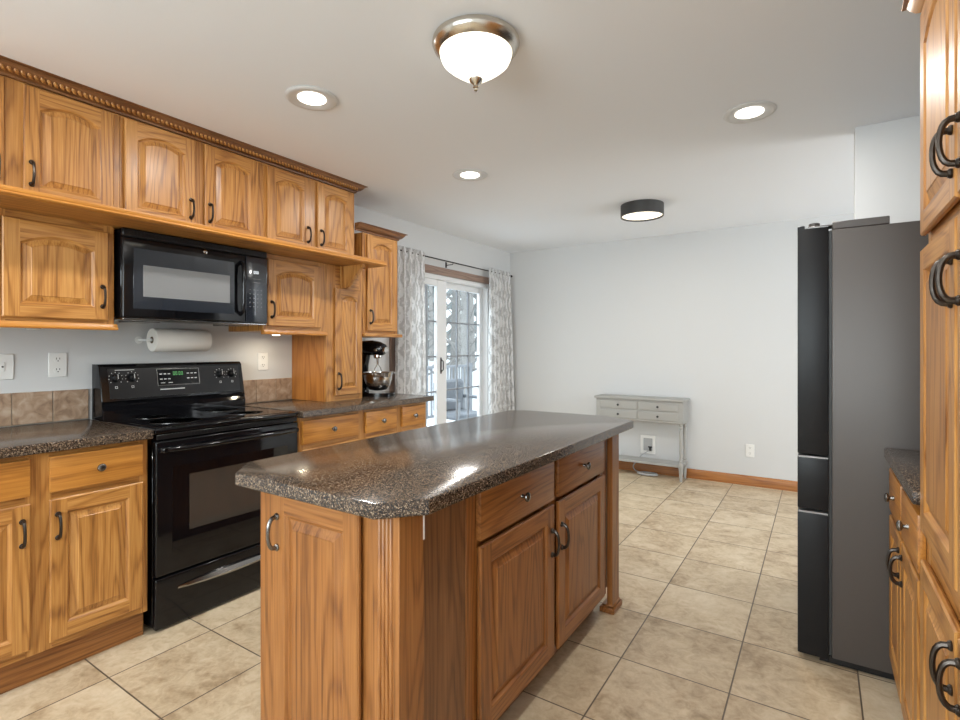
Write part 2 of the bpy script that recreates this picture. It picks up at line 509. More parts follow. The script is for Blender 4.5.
def door(X, w, h, parent, rail, stile='oak_z', arch=0.0, s=0.055, t=0.020, handle=None, mat='bronze', panelmat=None, name='door'):
    """raised panel door; X(u, n, v) with origin at the lower corner of its back"""
    if arch: top_s = s
    K = 14
    mb = MB(); bm = mb.bm
    e = 0.004
    b_ = .009           # finger-pull bevel along the back edge
    R = [[(b_, b_), (w - b_, b_), (w - b_, h - b_), (b_, h - b_)], [(0, 0), (w, 0), (w, h), (0, h)], [(0, 0), (w, 0), (w, h), (0, h)], [(e, e), (w - e, e), (w - e, h - e), (e, h - e)]]
    nn = [0.0, 0.009, t - e, t]
    ring = []
    for pts, n in zip(R, nn): ring.append([bm.verts.new(X(p[0], n, p[1])) for p in pts])
    for i in range(3):
        for k in range(4):
            f = bm.faces.new((ring[i][k], ring[i][(k + 1) % 4], ring[i + 1][(k + 1) % 4], ring[i + 1][k])); f.material_index = 0 if k % 2 else 1
    bm.faces.new(ring[0])
    op = outline(w, h, s, arch, 0, K)
    O = [bm.verts.new(X(p[0], t, p[1])) for p in op]
    n = len(O)
    BLo, BRo, TRo, TLo = ring[3]
    bl, br = bm.verts.new(X(s, t, e)), bm.verts.new(X(w - s, t, e))
    tl, tr = bm.verts.new(X(s, t, h - e)), bm.verts.new(X(w - s, t, h - e))
    first_top, last_top = O[2], O[-1]
    for vs, mi in (((BLo, bl, O[0], last_top, tl, TLo), 0), ((br, BRo, TRo, tr, first_top, O[1]), 0), ((bl, br, O[1], O[0]), 1), (tuple([tl] + [O[i] for i in range(n - 1, 1, -1)] + [tr]), 1)):
        f = bm.faces.new(vs); f.material_index = mi
    prev = O
    for d, z in ((0.003, t - 0.002), (0.006, t - 0.007), (0.010, t - 0.010), (0.013, t - 0.010)):
        cur = [bm.verts.new(X(p[0], z, p[1])) for p in outline(w, h, s, arch, d, K)]
        for i in range(n):
            j = (i + 1) % n
            f = bm.faces.new((prev[i], prev[j], cur[j], cur[i])); f.material_index = 0 if (i == 1 or i == n - 1) else 1
        prev = cur
    o = mb.build(name, [stile, rail], parent, sharp=25)
    pm = MB(); b2 = pm.bm; prev = None
    for d, z in ((0.012, t - 0.0105), (0.016, t - 0.0095), (0.036, t - 0.0025), (0.038, t - 0.0005)):
        cur = [b2.verts.new(X(p[0], z, p[1])) for p in outline(w, h, s, arch, d, K)]
        if prev:
            for i in range(n): b2.faces.new((prev[i], prev[(i + 1) % n], cur[(i + 1) % n], cur[i]))
        prev = cur
    b2.faces.new(prev)
    pm.build('panel', panelmat or stile, o, sharp=12)
    if handle:
        side, v0, v1 = handle
        u = 0.025 if side == 'l' else w - 0.025
        pull(lambda a, b, c: X(a, t + b, c), u, v0, v1, o, mat)
    return o


def drawer(X, w, h, parent, mat, kn=True, t=0.020, knobmat='pewter'):
    mb = MB()
    mb.box(X(0, 0, 0), X(w, t, h), 0.006, 0, 2)
    o = mb.build('drawer', mat, parent, sharp=30)
    if kn: knob(lambda a, b, c: X(a, t + b, c), w / 2, h / 2, o, knobmat)
    return o


XL, YB, ZC = -3.12, 5.43, 2.43
NEARY, XR = -2.2, 0.86
# ------------------------------------------------------------------ the room
struct(MB().box((XL - .15, NEARY - .15, -0.06), (3.0, YB + .15, 0)).build('floor', 'floor_tile', base=(0, 0, 0)))
struct(MB().box((XL - .15, NEARY - .15, ZC), (3.0, YB + .15, ZC + .1)).build('ceiling', 'ceiling_paint'))
DY0, DY1, DZ1 = 3.42, 4.97, 2.0
m = MB()
m.box((XL - .15, NEARY, 0), (XL, DY0, ZC)); m.box((XL - .15, DY1, 0), (XL, YB, ZC)); m.box((XL - .15, DY0, DZ1), (XL, DY1, ZC))
struct(m.build('wall_left', 'wall_paint'))
struct(MB().box((XL - .15, YB, 0), (3.0, YB + .15, ZC)).build('wall_back', 'wall_paint'))
struct(MB().box((XR, NEARY, 0), (XR + .12, 3.33, ZC)).build('wall_right', 'wall_paint'))
struct(MB().box((0.155, 3.33, 0), (XR + .12, 3.43, ZC)).build('wall_alcove', 'wall_paint'))
m = MB()
m.box((2.88, 3.43, 0), (3.0, YB, 0.7)); m.box((2.88, 3.43, 2.3), (3.0, YB, ZC)); m.box((2.88, 3.43, .7), (3.0, 3.6, 2.3)); m.box((2.88, 5.2, .7), (3.0, YB, 2.3))
struct(m.build('wall_dining', 'wall_paint'))
struct(MB().box((XR + .12, 3.33, 0), (3.0, 3.43, ZC)).build('wall_partition', 'wall_paint'))
m = MB()
m.box((XL - .15, NEARY - .15, 0), (XR + .12, NEARY, 0.75)); m.box((XL - .15, NEARY - .15, 2.35), (XR + .12, NEARY, ZC))
m.box((XL - .15, NEARY - .15, .75), (-2.35, NEARY, 2.35)); m.box((.35, NEARY - .15, .75), (XR + .12, NEARY, 2.35))
struct(m.build('wall_near', 'wall_paint'))
# baseboards: profile with a rounded top
BBP = [(0, 0), (0.014, 0), (0.014, 0.072), (0.010, 0.084), (0.004, 0.090), (0, 0.092)]
m = MB(); m.prism(lambda a, b, h: (h, YB - a, b), BBP, XL + .002, 2.88); struct(m.build('baseboard_back', 'oak_orange_x'))
m = MB(); m.prism(lambda a, b, h: (XL + a, h, b), BBP, 5.06, YB - .015); struct(m.build('baseboard_left', 'oak_orange_y'))
# ------------------------------------------------------------------ patio door
CZ = 0.075
m = MB()
m.box((XL, DY0 - .09, 0), (XL + .018, DY0, DZ1), .003); m.box((XL, DY1, 0), (XL + .018, DY1 + .085, DZ1), .003)
struct(m.build('trim_1', 'oak_trim_z'))
struct(MB().box((XL, DY0 - .09, DZ1), (XL + .020, DY1 + .085, DZ1 + CZ), .003).build('trim_2', 'oak_trim_y'))
dr = bpy.data.objects.new('door_1', None); COL.objects.link(dr); dr.location = (XL, (DY0 + DY1) / 2, 0); BASE['door_1'] = tuple(dr.location); struct(dr)
m = MB()
m.box((XL - .13, DY0, 0), (XL - .005, DY0 + .04, DZ1), .003); m.box((XL - .13, DY1 - .04, 0), (XL - .005, DY1, DZ1), .003)
m.box((XL - .13, DY0 + .04, DZ1 - .045), (XL - .005, DY1 - .04, DZ1), .003); m.box((XL - .13, DY0 + .04, 0), (XL - .005, DY1 - .04, .03), .003)
m.build('frame', 'white_frame', dr)


def slider(y0, y1, gy0, gy1, xin, vs, hs):
    z0, z1, gz0, gz1 = .03, DZ1 - .045, .16, 1.895
    m = MB()
    m.box((xin - .04, y0, z0), (xin, gy0, z1), .004); m.box((xin - .04, gy1, z0), (xin, y1, z1), .004)
    m.box((xin - .04, gy0, z0), (xin, gy1, gz0), .004); m.box((xin - .04, gy0, gz1), (xin, gy1, z1), .004)
    p = m.build('sliding_panel', 'white_frame', dr)
    MB().box((xin - .024, gy0, gz0), (xin - .018, gy1, gz1)).build('glass', 'glass', p)
    m = MB()
    for v in vs: m.box((xin - .030, v - .007, gz0), (xin - .012, v + .007, gz1))
    for h in hs: m.box((xin - .029, gy0, h - .007), (xin - .013, gy1, h + .007))
    m.build('grille', 'railing_paint', p)
    return p


HS = [1.545, 1.20, .855, .51]
p1 = slider(DY0 + .04, 4.185, DY0 + .12, 4.03, XL - .02, [3.70, 3.875], HS)
slider(4.19, DY1 - .04, 4.25, 4.87, XL - .07, [4.455, 4.66], HS)
m = MB(); m.box((XL - .022, 4.078, 1.03), (XL - .012, 4.096, 1.19), .003); m.tube([(XL - .014, 4.087, 1.05), (XL + .012, 4.087, 1.07), (XL + .012, 4.087, 1.15), (XL - .014, 4.087, 1.17)], .006, 8)
m.build('handle', 'rod_metal', p1)
# unseen windows added to let in fill light, behind camera and in dining room
for i, (a, b, z0, z1, ax, pos) in enumerate([(-2.35, .35, .75, 2.35, 'y', NEARY - .08), (3.6, 5.2, .7, 2.3, 'x', 2.94)]):
    m = MB(); g = MB(); N = 3
    for k in range(N + 1):
        c = a + (b - a) * k / N
        lo, hi = max(a, c - .03), min(b, c + .03)
        if ax == 'y': m.box((lo, pos - .03, z0), (hi, pos + .03, z1))
        else: m.box((pos - .03, lo, z0), (pos + .03, hi, z1))
    for zz in (z0, z1 - .05, (z0 + z1) / 2):
        if ax == 'y': m.box((a, pos - .025, zz), (b, pos + .025, zz + .05))
        else: m.box((pos - .025, a, zz), (pos + .025, b, zz + .05))
    w_ = m.build('window_%d' % (i + 1), 'white_frame'); struct(w_)
    if ax == 'y': g.box((a, pos - .004, z0), (b, pos + .004, z1))
    else: g.box((pos - .004, a, z0), (pos + .004, b, z1))
    g.build('glass', 'glass', w_)

# ------------------------------------------------------------------ outside
m = MB(); vs = []; fs = []; NG = 24
for i in range(NG + 1):
    for j in range(NG + 1):
        x = XL - 2.7 - 50 * (i / NG) ** 1.5; y = -12 + 62 * j / NG; dd = max(0, math.hypot(x, y) - 8)
        vs.append((x, y, -.62 + 1.35 * (1 - math.exp(-(dd / 9) ** 2)) + .06 * math.sin(x * 1.3) * math.cos(y * .9)))
for i in range(NG):
    for j in range(NG):
        a = i * (NG + 1) + j; fs.append((a, a + NG + 1, a + NG + 2, a + 1))
m.add(vs, fs, 0, True); so = m.build('ground_snow', 'snow'); struct(so)
m = MB()
for k in range(18):
    x = XL - .17 - k * .142
    m.box((x - .136, 2.2, -.08), (x, 8.5, -.04))
m.box((XL - 2.65, 2.2, -.62), (XL - .16, 8.5, -.09))
struct(m.build('deck', 'deck_boards'))
# snow lying on the far part of the deck
m = MB(); rx = random.Random(2)
NX, NY = 14, 24; vs = []; fs = []
for i in range(NX + 1):
    for j in range(NY + 1):
        e_ = min(i, NX - i, j, NY - j)
        vs.append((XL - 1.35 - 1.15 * i / NX, 2.5 + 5.8 * j / NY, -.04 + (0 if e_ == 0 else .05 + .05 * rx.random())))
for i in range(NX):
    for j in range(NY):
        a = i * (NY + 1) + j; fs.append((a, a + NY + 1, a + NY + 2, a + 1))
m.add(vs, fs, 0, True)
tag(m.build('snow_drift', 'snow'), 'layer of white snow lying on the deck outside the patio door', 'snow')['kind'] = 'stuff'
rr = root('deck_railing', (XL - 2.6, 5, -.04), 'dark grey balustrade railing at the edge of the snowy deck', 'railing')
for k in range(5):
    MB().box((XL - 2.64, 2.3 + k * 1.5, -.04), (XL - 2.55, 2.39 + k * 1.5, 1.0)).build('post', 'railing_paint', rr)
MB().box((XL - 2.65, 2.3, .93), (XL - 2.54, 8.4, .97)).build('top_rail', 'railing_paint', rr)
MB().box((XL - 2.62, 2.3, .06), (XL - 2.57, 8.4, .10)).build('bottom_rail', 'railing_paint', rr)
m = MB()
for k in range(50): m.box((XL - 2.61, 2.36 + k * .12, .10), (XL - 2.58, 2.385 + k * .12, .93))
m.build('balusters', 'railing_paint', rr)


def patio_chair(x, y, rz, label):
    r = root('patio_chair', (x, y, .0), label, 'chair')
    M = Matrix.Translation((x, y, .0)) @ Matrix.Rotation(rz, 4, 'Z')
    def bx(nm, a, b, bev=.01, mat='patio_fabric'):
        q = MB(); q.box(a, b, bev)
        q.bm.transform(M); return q.build(nm, mat, r)
    bx('seat', (-.26, -.26, .36), (.26, .26, .44), .03)
    bx('backrest', (-.26, .20, .42), (.26, .30, .86), .04)
    for sx in (-1, 1):
        bx('armrest', (sx * .27 - .03, -.26, .60), (sx * .27 + .03, .26, .64))
        for sy in (-1, 1): bx('leg', (sx * .24 - .02, sy * .22 - .02, -.04), (sx * .24 + .02, sy * .22 + .02, .60), .004, 'railing_paint')
    return r


patio_chair(-3.98, 5.62, 1.35, 'grey patio armchair on the snowy deck right of the door handle')
# trees beyond the deck
rt = random.Random(11)


def tree(x, y, h, r, pale, label, conifer=False):
    t_ = root('conifer' if conifer else 'bare_tree', (x, y, -.7), label, 'tree', 'trees beyond the snowy yard')
    m = MB(); lean = rt.uniform(-.3, .3)
    m.tube([(x + lean * k / 5, y, -.7 + h * k / 5) for k in range(6)], [r * (1 - .13 * k) for k in range(6)], 8)
    m.build('trunk', 'bark_pale' if pale else 'bark', t_)
    m = MB()
    if conifer:
        for k in range(11):
            z = .1 + (h - .7) * k / 11; R = 1.25 * (1 - k / 12.5)
            prof = [(R, z), (R * .72, z + .22), (.05, z + .9)]
            n = 18; v = []; f = []
            for i_, (q, zz) in enumerate(prof):
                for a_ in range(n):
                    w = 1 + (.22 if a_ % 2 else -.1) * (1 if i_ == 0 else .4) + rt.uniform(-.08, .08)
                    v.append((x + q * w * math.cos(2 * PI * a_ / n), y + q * w * math.sin(2 * PI * a_ / n), zz - (.18 if a_ % 2 and i_ == 0 else 0)))
            for i_ in range(2):
                for a_ in range(n): f.append((i_ * n + a_, i_ * n + (a_ + 1) % n, (i_ + 1) * n + (a_ + 1) % n, (i_ + 1) * n + a_))
            m.add(v, f)
        m.build('foliage', 'needles', t_)
    else:
        m.tube([(x, y, -.6), (x + lean, y, h - .75)], .05, 5)
        for k in range(26):
            z = h * rt.uniform(.12, .9); a_ = rt.uniform(0, 2 * PI); L = rt.uniform(.5, 1.1) * (1.1 - z / h * .6)
            p0 = Vector((x + lean * z / h, y, z - .7)); d = Vector((math.cos(a_), math.sin(a_), rt.uniform(.3, 1.0)))
            m.tube([p0, p0 + d * L * .5, p0 + d * L + Vector((0, 0, .1))], [.035, .022, .008], 5)
        m.build('branches', 'bark', t_)
    return t_


for k in range(18):
    ang = math.radians(29.5 + k * .75)      # bearing to the left of the window axis
    D = (12, 22, 17, 27, 14.5, 24.5, 19.5)[k % 7]
    tree(-D * math.sin(ang), D * math.cos(ang), rt.uniform(7, 10), .13, k % 2 == 0, 'grey leafless tree among the trees outside the patio door')
for k in range(7):
    ang = math.radians(28 + k * 2.6); D = (38, 31, 34.5)[k % 3]
    tree(-D * math.sin(ang), D * math.cos(ang), rt.uniform(11, 14), .2, False, 'dark conifer in the tree line outside the patio door', True)

# ------------------------------------------------------------------ left run, upper cabinets
FF, DF = -2.757, -2.757      # face frame plane; doors sit on it


def cabinet(name, base, label, Fm, depth, u0, u1, v0, v1, stiles, rails, hmat, carc='oak_z', ffm='oak_z', cat='cabinet', group=None, t=.019, side=None):
    """Fm(u, n, v): n = 0 is the face frame front"""
    r = root(name, base, label, cat, group)
    m = MB(); fbox(m, Fm, u0 + .001, u1 - .001, -depth, -t, v0, v1, .001)
    m.build('carcass', carc, r)
    m = MB()
    for a, b in stiles: fbox(m, Fm, a, b, -t, 0, v0, v1, .0008, 0)
    for (a, b, c, d) in rails: fbox(m, Fm, a, b, -t, -.0004, c, d, .0, 1)
    m.build('face_frame', [ffm, hmat], r)
    return r


DT = 0.020
FL = F_left(FF)
WD = FF - XL - .003
ZT0, ZT1 = 1.884, 2.378
UH = (2.050 - 1.902, 1.962 - 1.902)
spec_top = [(0.30, 1.114, [(0.34, 0.698, 'r'), (0.757, 1.083, 'l')], 'leftmost high oak wall cabinet under the rope crown, cut by the picture edge'),
            (1.116, 1.866, [(1.130, 1.460, 'r'), (1.510, 1.825, 'l')], 'middle high oak wall cabinet above the microwave, under the rope crown'),
            (1.868, 2.586, [(1.886, 2.198, 'r'), (2.254, 2.556, 'l')], 'rightmost high oak wall cabinet at the end of the rope crown')]
for a, b, ds, lab in spec_top:
    inner = sorted([a, b] + [x for d in ds for x in d[:2]])
    st = [(a, ds[0][0] + .015), (ds[0][1] - .015, ds[1][0] + .015), (ds[1][1] - .015, b)]
    r = cabinet('wall_cabinet', (XL + .18, (a + b) / 2, ZT0), lab, FL, WD, a, b, ZT0, ZT1, st, [(a + .02, b - .02, ZT0, ZT0 + .03), (a + .02, b - .02, ZT1 - .02, ZT1)], 'oak_y')
    for y0, y1, sd in ds:
        door(F_left(FF, y0, 1.902), y1 - y0, 2.370 - 1.902, r, 'oak_y', arch=.040, s=.052, handle=(sd, .058, .150))
# rope crown
CP = [(0, 0), (.010, .002), (.012, .010), (.030, .018), (.046, .034), (.054, .046), (.066, .048), (.068, .052), (0, .052)]
r = root('crown_moulding', (FF, 1.4, ZT1), 'long dark oak crown moulding with a twisted rope bead along the ceiling', 'moulding')
m = MB()


def crown(m, prof, X0, Z0, y0, yend, xwall):
    n = len(prof)
    A = [(X0 + p[0], y0, Z0 + p[1]) for p in prof]; B = [(X0 + p[0], yend + p[0], Z0 + p[1]) for p in prof]; C = [(xwall, yend + p[0], Z0 + p[1]) for p in prof]
    f = [tuple(range(n))] + [(i, (i + 1) % n, n + (i + 1) % n, n + i) for i in range(n)] + [(n + i, n + (i + 1) % n, 2 * n + (i + 1) % n, 2 * n + i) for i in range(n)] + [tuple(range(2 * n, 3 * n))]
    m.add(A + B + C, f)


crown(m, CP, FF + .0005, ZT1 + .0003, .25, 2.586, XL + .002)
m.build('moulding', 'oak_dark_y', r)
m = MB()
K = int((2.62 - .3) / .0215)
for k in range(K):
    y = .3 + k * .0215
    c = Vector((FF + .034, y, ZT1 + .0235)); Mx = Matrix.Translation(c) @ Matrix.Rotation(math.radians(40), 4, 'Y') @ Matrix.Rotation(math.radians(38), 4, 'X')
    q = bmesh.new(); bmesh.ops.create_icosphere(q, subdivisions=1, radius=1, matrix=Mx @ Matrix.Diagonal((.0085, .0085, .0165, 1)))
    vs = [tuple(v.co) for v in q.verts]; fs = [tuple(v.index for v in f.verts) for f in q.faces]; q.free()
    m.add(vs, fs, 0, True)
m.build('rope_bead', 'oak_y', r)
# long shelf under the top row
r = root('wall_shelf', (-2.7, 1.5, 1.845), 'long oak shelf board jutting out under the high wall cabinets', 'shelf')
m = MB(); m.box((XL + .003, .25, 1.846), (-2.515, 2.64, 1.878), .002); m.build('board', 'oak_y', r)
m = MB(); NP = [(0, 0), (.012, .002), (.018, .009), (.014, .016), (.018, .024), (.016, .034), (0, .036)]
m.prism(lambda a, b, h: (-2.515 + a, h, 1.845 + b), NP, .25, 2.642)
m.build('nosing', 'oak_slab_y', r, sharp=50)
m = MB()
BP = [(0, 0), (.195, 0), (.195, -.016), (.178, -.022), (.070, -.128), (.055, -.142), (.030, -.150), (0, -.150)]
m.prism(lambda a, b, h: (FF + .0005 + a, h, 1.8455 + b), BP, 2.475, 2.50)
m.prism(lambda a, b, h: (FF + .0005 + a, h, 1.8455 + b), [(0, 0), (.012, 0), (.012, -.152), (0, -.152)], 2.455, 2.52)
m.build('bracket', 'oak_z', r)


def lower_upper(base, lab, a, b, z0, z1, ds, zd0, zd1, arch, hz, rail_z=(1.364, 1.392), side_r=False, s=.055):
    r = cabinet('wall_cabinet', base, lab, FL, WD, a, b, z0, z1, [(a, ds[0][0] + .014)] + [(ds[i][1] - .014, ds[i + 1][0] + .014) for i in range(len(ds) - 1)] + [(ds[-1][1] - .014, b)],
                [(a + .01, b - .01, z0, zd0 + .014), (a + .01, b - .01, zd1 - .014, z1)], 'oak_y')
    for y0, y1, sd in ds: door(F_left(FF, y0, zd0), y1 - y0, zd1 - zd0, r, 'oak_y', arch=arch, s=s, handle=(sd, hz[0] - zd0, hz[1] - zd0))
    m = MB(); m.prism(lambda q, w, h: (FF + q, h, w), [(-.02, rail_z[0]), (.018, rail_z[0]), (.020, rail_z[0] + .006), (.012, rail_z[0] + .014), (.008, rail_z[1]), (-.02, rail_z[1])], a, b + (.016 if side_r else .0))
    if side_r:
        m.box((XL + .003, b, 1.386), (FF + .002, b + .004, 1.840))
    m.build('light_rail', 'oak_slab_y', r, sharp=30)
    return r


lower_upper((XL + .18, .7, 1.385), 'wide oak wall cabinet left of the black microwave, below the long shelf', .28, 1.085, 1.385, 1.845, [(.30, .672, 'l'), (.690, 1.062, 'r')], 1.408, 1.812, .040, (1.470, 1.560), side_r=True)
lower_upper((XL + .18, 2.09, 1.385), 'small oak wall cabinet between the microwave and the tall narrow cabinet', 1.866, 2.333, 1.385, 1.845, [(1.886, 2.278, 'l')], 1.413, 1.815, .040, (1.467, 1.557))
# tall narrow cabinet standing on the counter
r = cabinet('tall_cabinet', (XL + .18, 2.5, .922), 'tall narrow oak cabinet standing on the counter beside the stand mixer', FL, WD, 2.335, 2.662, .9215, 1.845,
            [(2.335, 2.415), (2.630, 2.662)], [(2.34, 2.66, .9215, .972), (2.34, 2.66, 1.675, 1.845)], 'oak_y', carc='oak_orange_z')
door(F_left(FF, 2.402, .958), .240, 1.690 - .958, r, 'oak_y', arch=.035, s=.046, handle=('l', 1.005 - .958, 1.108 - .958))
# right small cabinet by the patio door
r = cabinet('wall_cabinet', (XL + .18, 2.85, 1.385), 'separate oak wall cabinet with its own crown, beside the curtain', FL, WD, 2.664, 3.035, 1.39, 2.118,
            [(2.664, 2.715), (2.994, 3.035)], [(2.67, 3.03, 1.39, 1.42), (2.67, 3.03, 2.10, 2.118)], 'oak_y')
door(F_left(FF, 2.700, 1.408), .308, 2.110 - 1.408, r, 'oak_y', arch=.040, s=.052, handle=('l', 1.464 - 1.408, 1.556 - 1.408))
m = MB(); crown(m, [(p[0] * .85, p[1]) for p in CP], FF + .0005, 2.1185, 2.590, 3.035, XL + .002); m.build('crown', 'oak_dark_y', r)
m = MB(); m.box((XL + .003, 2.664, 1.365), (FF + .028, 3.065, 1.3895), .004); m.build('light_rail', 'oak_y', r)

# ------------------------------------------------------------------ left run, base cabinets
FB = -2.495
FLb = F_left(FB)
DB = FB - XL - .004


def base_cab(lab, a, b, cols, group=None, toe=(.0, .115)):
    """cols = [(y0, y1, handle side)]"""
    st = [(a, cols[0][0] + .012)] + [(cols[i][1] - .012, cols[i + 1][0] + .012) for i in range(len(cols) - 1)] + [(cols[-1][1] - .012, b)]
    r = cabinet('base_cabinet', (-2.8, (a + b) / 2, 0), lab, FLb, DB, a, b, .115, .882, st, [(a + .01, b - .01, .115, .155), (a + .01, b - .01, .69, .73), (a + .01, b - .01, .85, .882)], 'oak_y', group=group)
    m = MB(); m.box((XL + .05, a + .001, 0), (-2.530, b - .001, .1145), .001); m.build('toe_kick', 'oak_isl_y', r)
    for y0, y1, sd in cols:
        drawer(F_left(FB, y0, .722), y1 - y0, .140, r, 'oak_slab_y')
        door(F_left(FB, y0, .145), y1 - y0, .550, r, 'oak_y', handle=(sd, .400, .490), mat='bronze')
    return r


base_cab('oak base cabinet left of the range, two drawers over two doors', .22, 1.117, [(.30, .705, 'r'), (.763, 1.092, 'l')])
base_cab('long oak base cabinet with three drawers right of the range', 1.916, 3.062, [(1.932, 2.362, 'r'), (2.428, 2.722, 'l'), (2.780, 3.030, 'l')])


def slab(name, label, poly, z0, z1, ndir=None, cat='countertop'):
    """laminate top with a slightly rounded edge from a plan polygon (counter-clockwise)"""
    m = MB(); n = len(poly)
    c = Vector((sum(p[0] for p in poly) / n, sum(p[1] for p in poly) / n))
    def inset(d):
        out = []
        for i in range(n):
            p0, p1, p2 = Vector(poly[i - 1]), Vector(poly[i]), Vector(poly[(i + 1) % n])
            e1 = (p1 - p0).normalized(); e2 = (p2 - p1).normalized()
            n1 = Vector((-e1.y, e1.x)); n2 = Vector((-e2.y, e2.x)); b = (n1 + n2).normalized()
            out.append(p1 + b * d / max(.3, b.dot(n1)))
        return out
    rings = [(0.003, z0), (0, z0 + .003), (0, z1 - .006), (.002, z1 - .002), (.006, z1)]
    vs = []
    for d, z in rings: vs += [(p.x, p.y, z) for p in inset(d)]
    f = [tuple(range(n))[::-1], tuple(range((len(rings) - 1) * n, len(rings) * n))]
    for i in range(len(rings) - 1):
        for k in range(n): f.append((i * n + k, i * n + (k + 1) % n, (i + 1) * n + (k + 1) % n, (i + 1) * n + k))
    m.add(vs, f)
    return tag(m.build(name, 'laminate', sharp=30), label, cat)


ZCT = .921
slab('countertop', 'dark speckled countertop left of the range', [(XL + .012, .2), (-2.452, .2), (-2.452, 1.122), (XL + .012, 1.122)], .8825, ZCT)
slab('countertop', 'dark speckled countertop under the stand mixer, right of the range', [(XL + .003, 1.914), (-2.452, 1.914), (-2.452, 3.105), (XL + .003, 3.105)], .8825, ZCT)

# backsplash tiles
for lab, joints in (('beige stone tile backsplash left of the range', [.205, .361, .517, .666, .817, .970, 1.118]), ('beige stone tile backsplash between range and tall cabinet', [1.902, 2.053, 2.203, 2.333])):
    r = root('backsplash', (XL, (joints[0] + joints[-1]) / 2, ZCT), lab, 'backsplash')
    MB().box((XL, joints[0], ZCT + .0005), (XL + .006, joints[-1], ZCT + .152)).build('grout', 'grout', r)
    for i in range(len(joints) - 1):
        MB().box((XL + .005, joints[i] + .002, ZCT + .003), (XL + .011, joints[i + 1] - .002, ZCT + .152), .0012).build('tile', 'splash_tile', r)


def outlet(F, lab, kind='duplex', w=.074, h=.118):
    c = F(0, 0, 0)
    r = root('wall_outlet' if kind == 'duplex' else 'wall_plate', c, lab, 'outlet' if kind == 'duplex' else 'wall plate')
    m = MB(); fbox(m, F, -w / 2, w / 2, 0, .006, -h / 2, h / 2, .0025); m.build('cover_plate', 'white_plastic', r)
    if kind == 'duplex':
        for s_ in (-1, 1):
            m = MB(); m.lathe(lambda a, b, q: F(a, .006 + q, s_ * .026 + b * .85), [(.017, 0), (.017, .0015), (0, .002)], 16); rc = m.build('socket', 'white_plastic', r)
            m = MB()
            for dx in (-.0065, .0065): fbox(m, F, dx - .0012, dx + .0012, .007, .0088, s_ * .026 + .000, s_ * .026 + .009)
            m.lathe(lambda a, b, q: F(a, .007 + q, s_ * .026 - .007 + b), [(.0026, 0), (.0026, .0018)], 8); m.build('slots', 'dark_slot', rc)
    else:
        m = MB(); fbox(m, F, -.008, .008, .006, .0095, -.02, .02, .001); m.build('jack', 'white_plastic', r)
        m = MB(); m.lathe(lambda a, b, q: F(a, .0095 + q, b), [(.004, 0), (.004, .0015)], 10); m.build('port', 'dark_slot', r)
    return r


outlet(F_left(XL, .991, 1.199), 'white duplex outlet on the wall left of the range')
outlet(F_left(XL, .785, 1.195), 'white wall plate with one small jack at the left picture edge', 'jack', w=.082)
outlet(F_left(XL, 2.108, 1.192), 'white duplex outlet above the tiles between range and tall cabinet')
outlet(lambda u, n, v: (-.542 + u, YB - n, .327 + v), 'white duplex outlet low on the far wall right of the grey table')

# under-cabinet puck lights
for y, e, lab in ((.84, 0, 'small unlit puck light under the cabinet left of the microwave'), (2.07, 1, 'small lit puck light under the small cabinet beside the tall one')):
    z = 1.3845
    r = root('puck_light', (-2.92, y, z - .02), lab, 'light')
    m = MB(); m.lathe(lambda a, b, q: (-2.92 + a, y + b, z - q), [(.034, 0), (.034, .008), (.028, .018)], 20); m.build('housing', 'nickel', r)
    m = MB(); m.lathe(lambda a, b, q: (-2.92 + a, y + b, z - q), [(.026, .018), (.020, .022), (0, .023)], 20); m.build('lens', 'puck_lens' if e else 'white_plastic', r)
    if e: area('puck_lamp', (-2.92, y, z - .03), (0, 0, 0), .04, .04, .7, (1, .84, .6), 'DISK')

# ------------------------------------------------------------------ range
RY0, RY1 = 1.139, 1.903
r = root('range', (-2.8, (RY0 + RY1) / 2, 0), 'black freestanding electric range between the two base cabinets', 'stove')
RX = -2.512
m = MB(); m.box((XL + .02, RY0 + .004, .018), (RX, RY1 - .004, .895), .004)
for yy in (RY0 + .05, RY1 - .05):
    for xx in (-3.05, -2.58): m.lathe(lambda a, b, q: (xx + a, yy + b, q), [(.02, 0), (.02, .031)], 12)
m.build('body', 'black_enamel', r)
# cooktop: rim with a raised lip, glass plate, heating rings
m = MB(); m.box((XL + .06, RY0, .893), (-2.478, RY1, .918), .008, 0, 3); m.build('cooktop', 'black_enamel', r)
m = MB(); m.box((XL + .09, RY0 + .025, .917), (-2.52, RY1 - .025, .9205), .002); gl = m.build('glass_top', 'black_glass', r)
for (bx_, by_, br) in ((-2.68, 1.33, .115), (-2.68, 1.71, .09), (-2.93, 1.33, .08), (-2.93, 1.71, .10)):
    for rr_ in (br, br * .62):
        m = MB(); m.lathe(lambda a, b, q: (bx_ + a, by_ + b, .9205 + q), [(rr_, 0), (rr_, .0004), (rr_ - .003, .0004), (rr_ - .003, 0)], 40)
        m.build('burner_ring', 'dark_chrome', gl)
m = MB(); m.box((-2.484, RY0 + .01, .868), (-2.478, RY1 - .01, .890), .002)
for k in range(30): m.box((-2.478, RY0 + .16 + k * .0155, .873), (-2.4765, RY0 + .168 + k * .0155, .886))
m.build('vent_strip', 'black_satin', r)
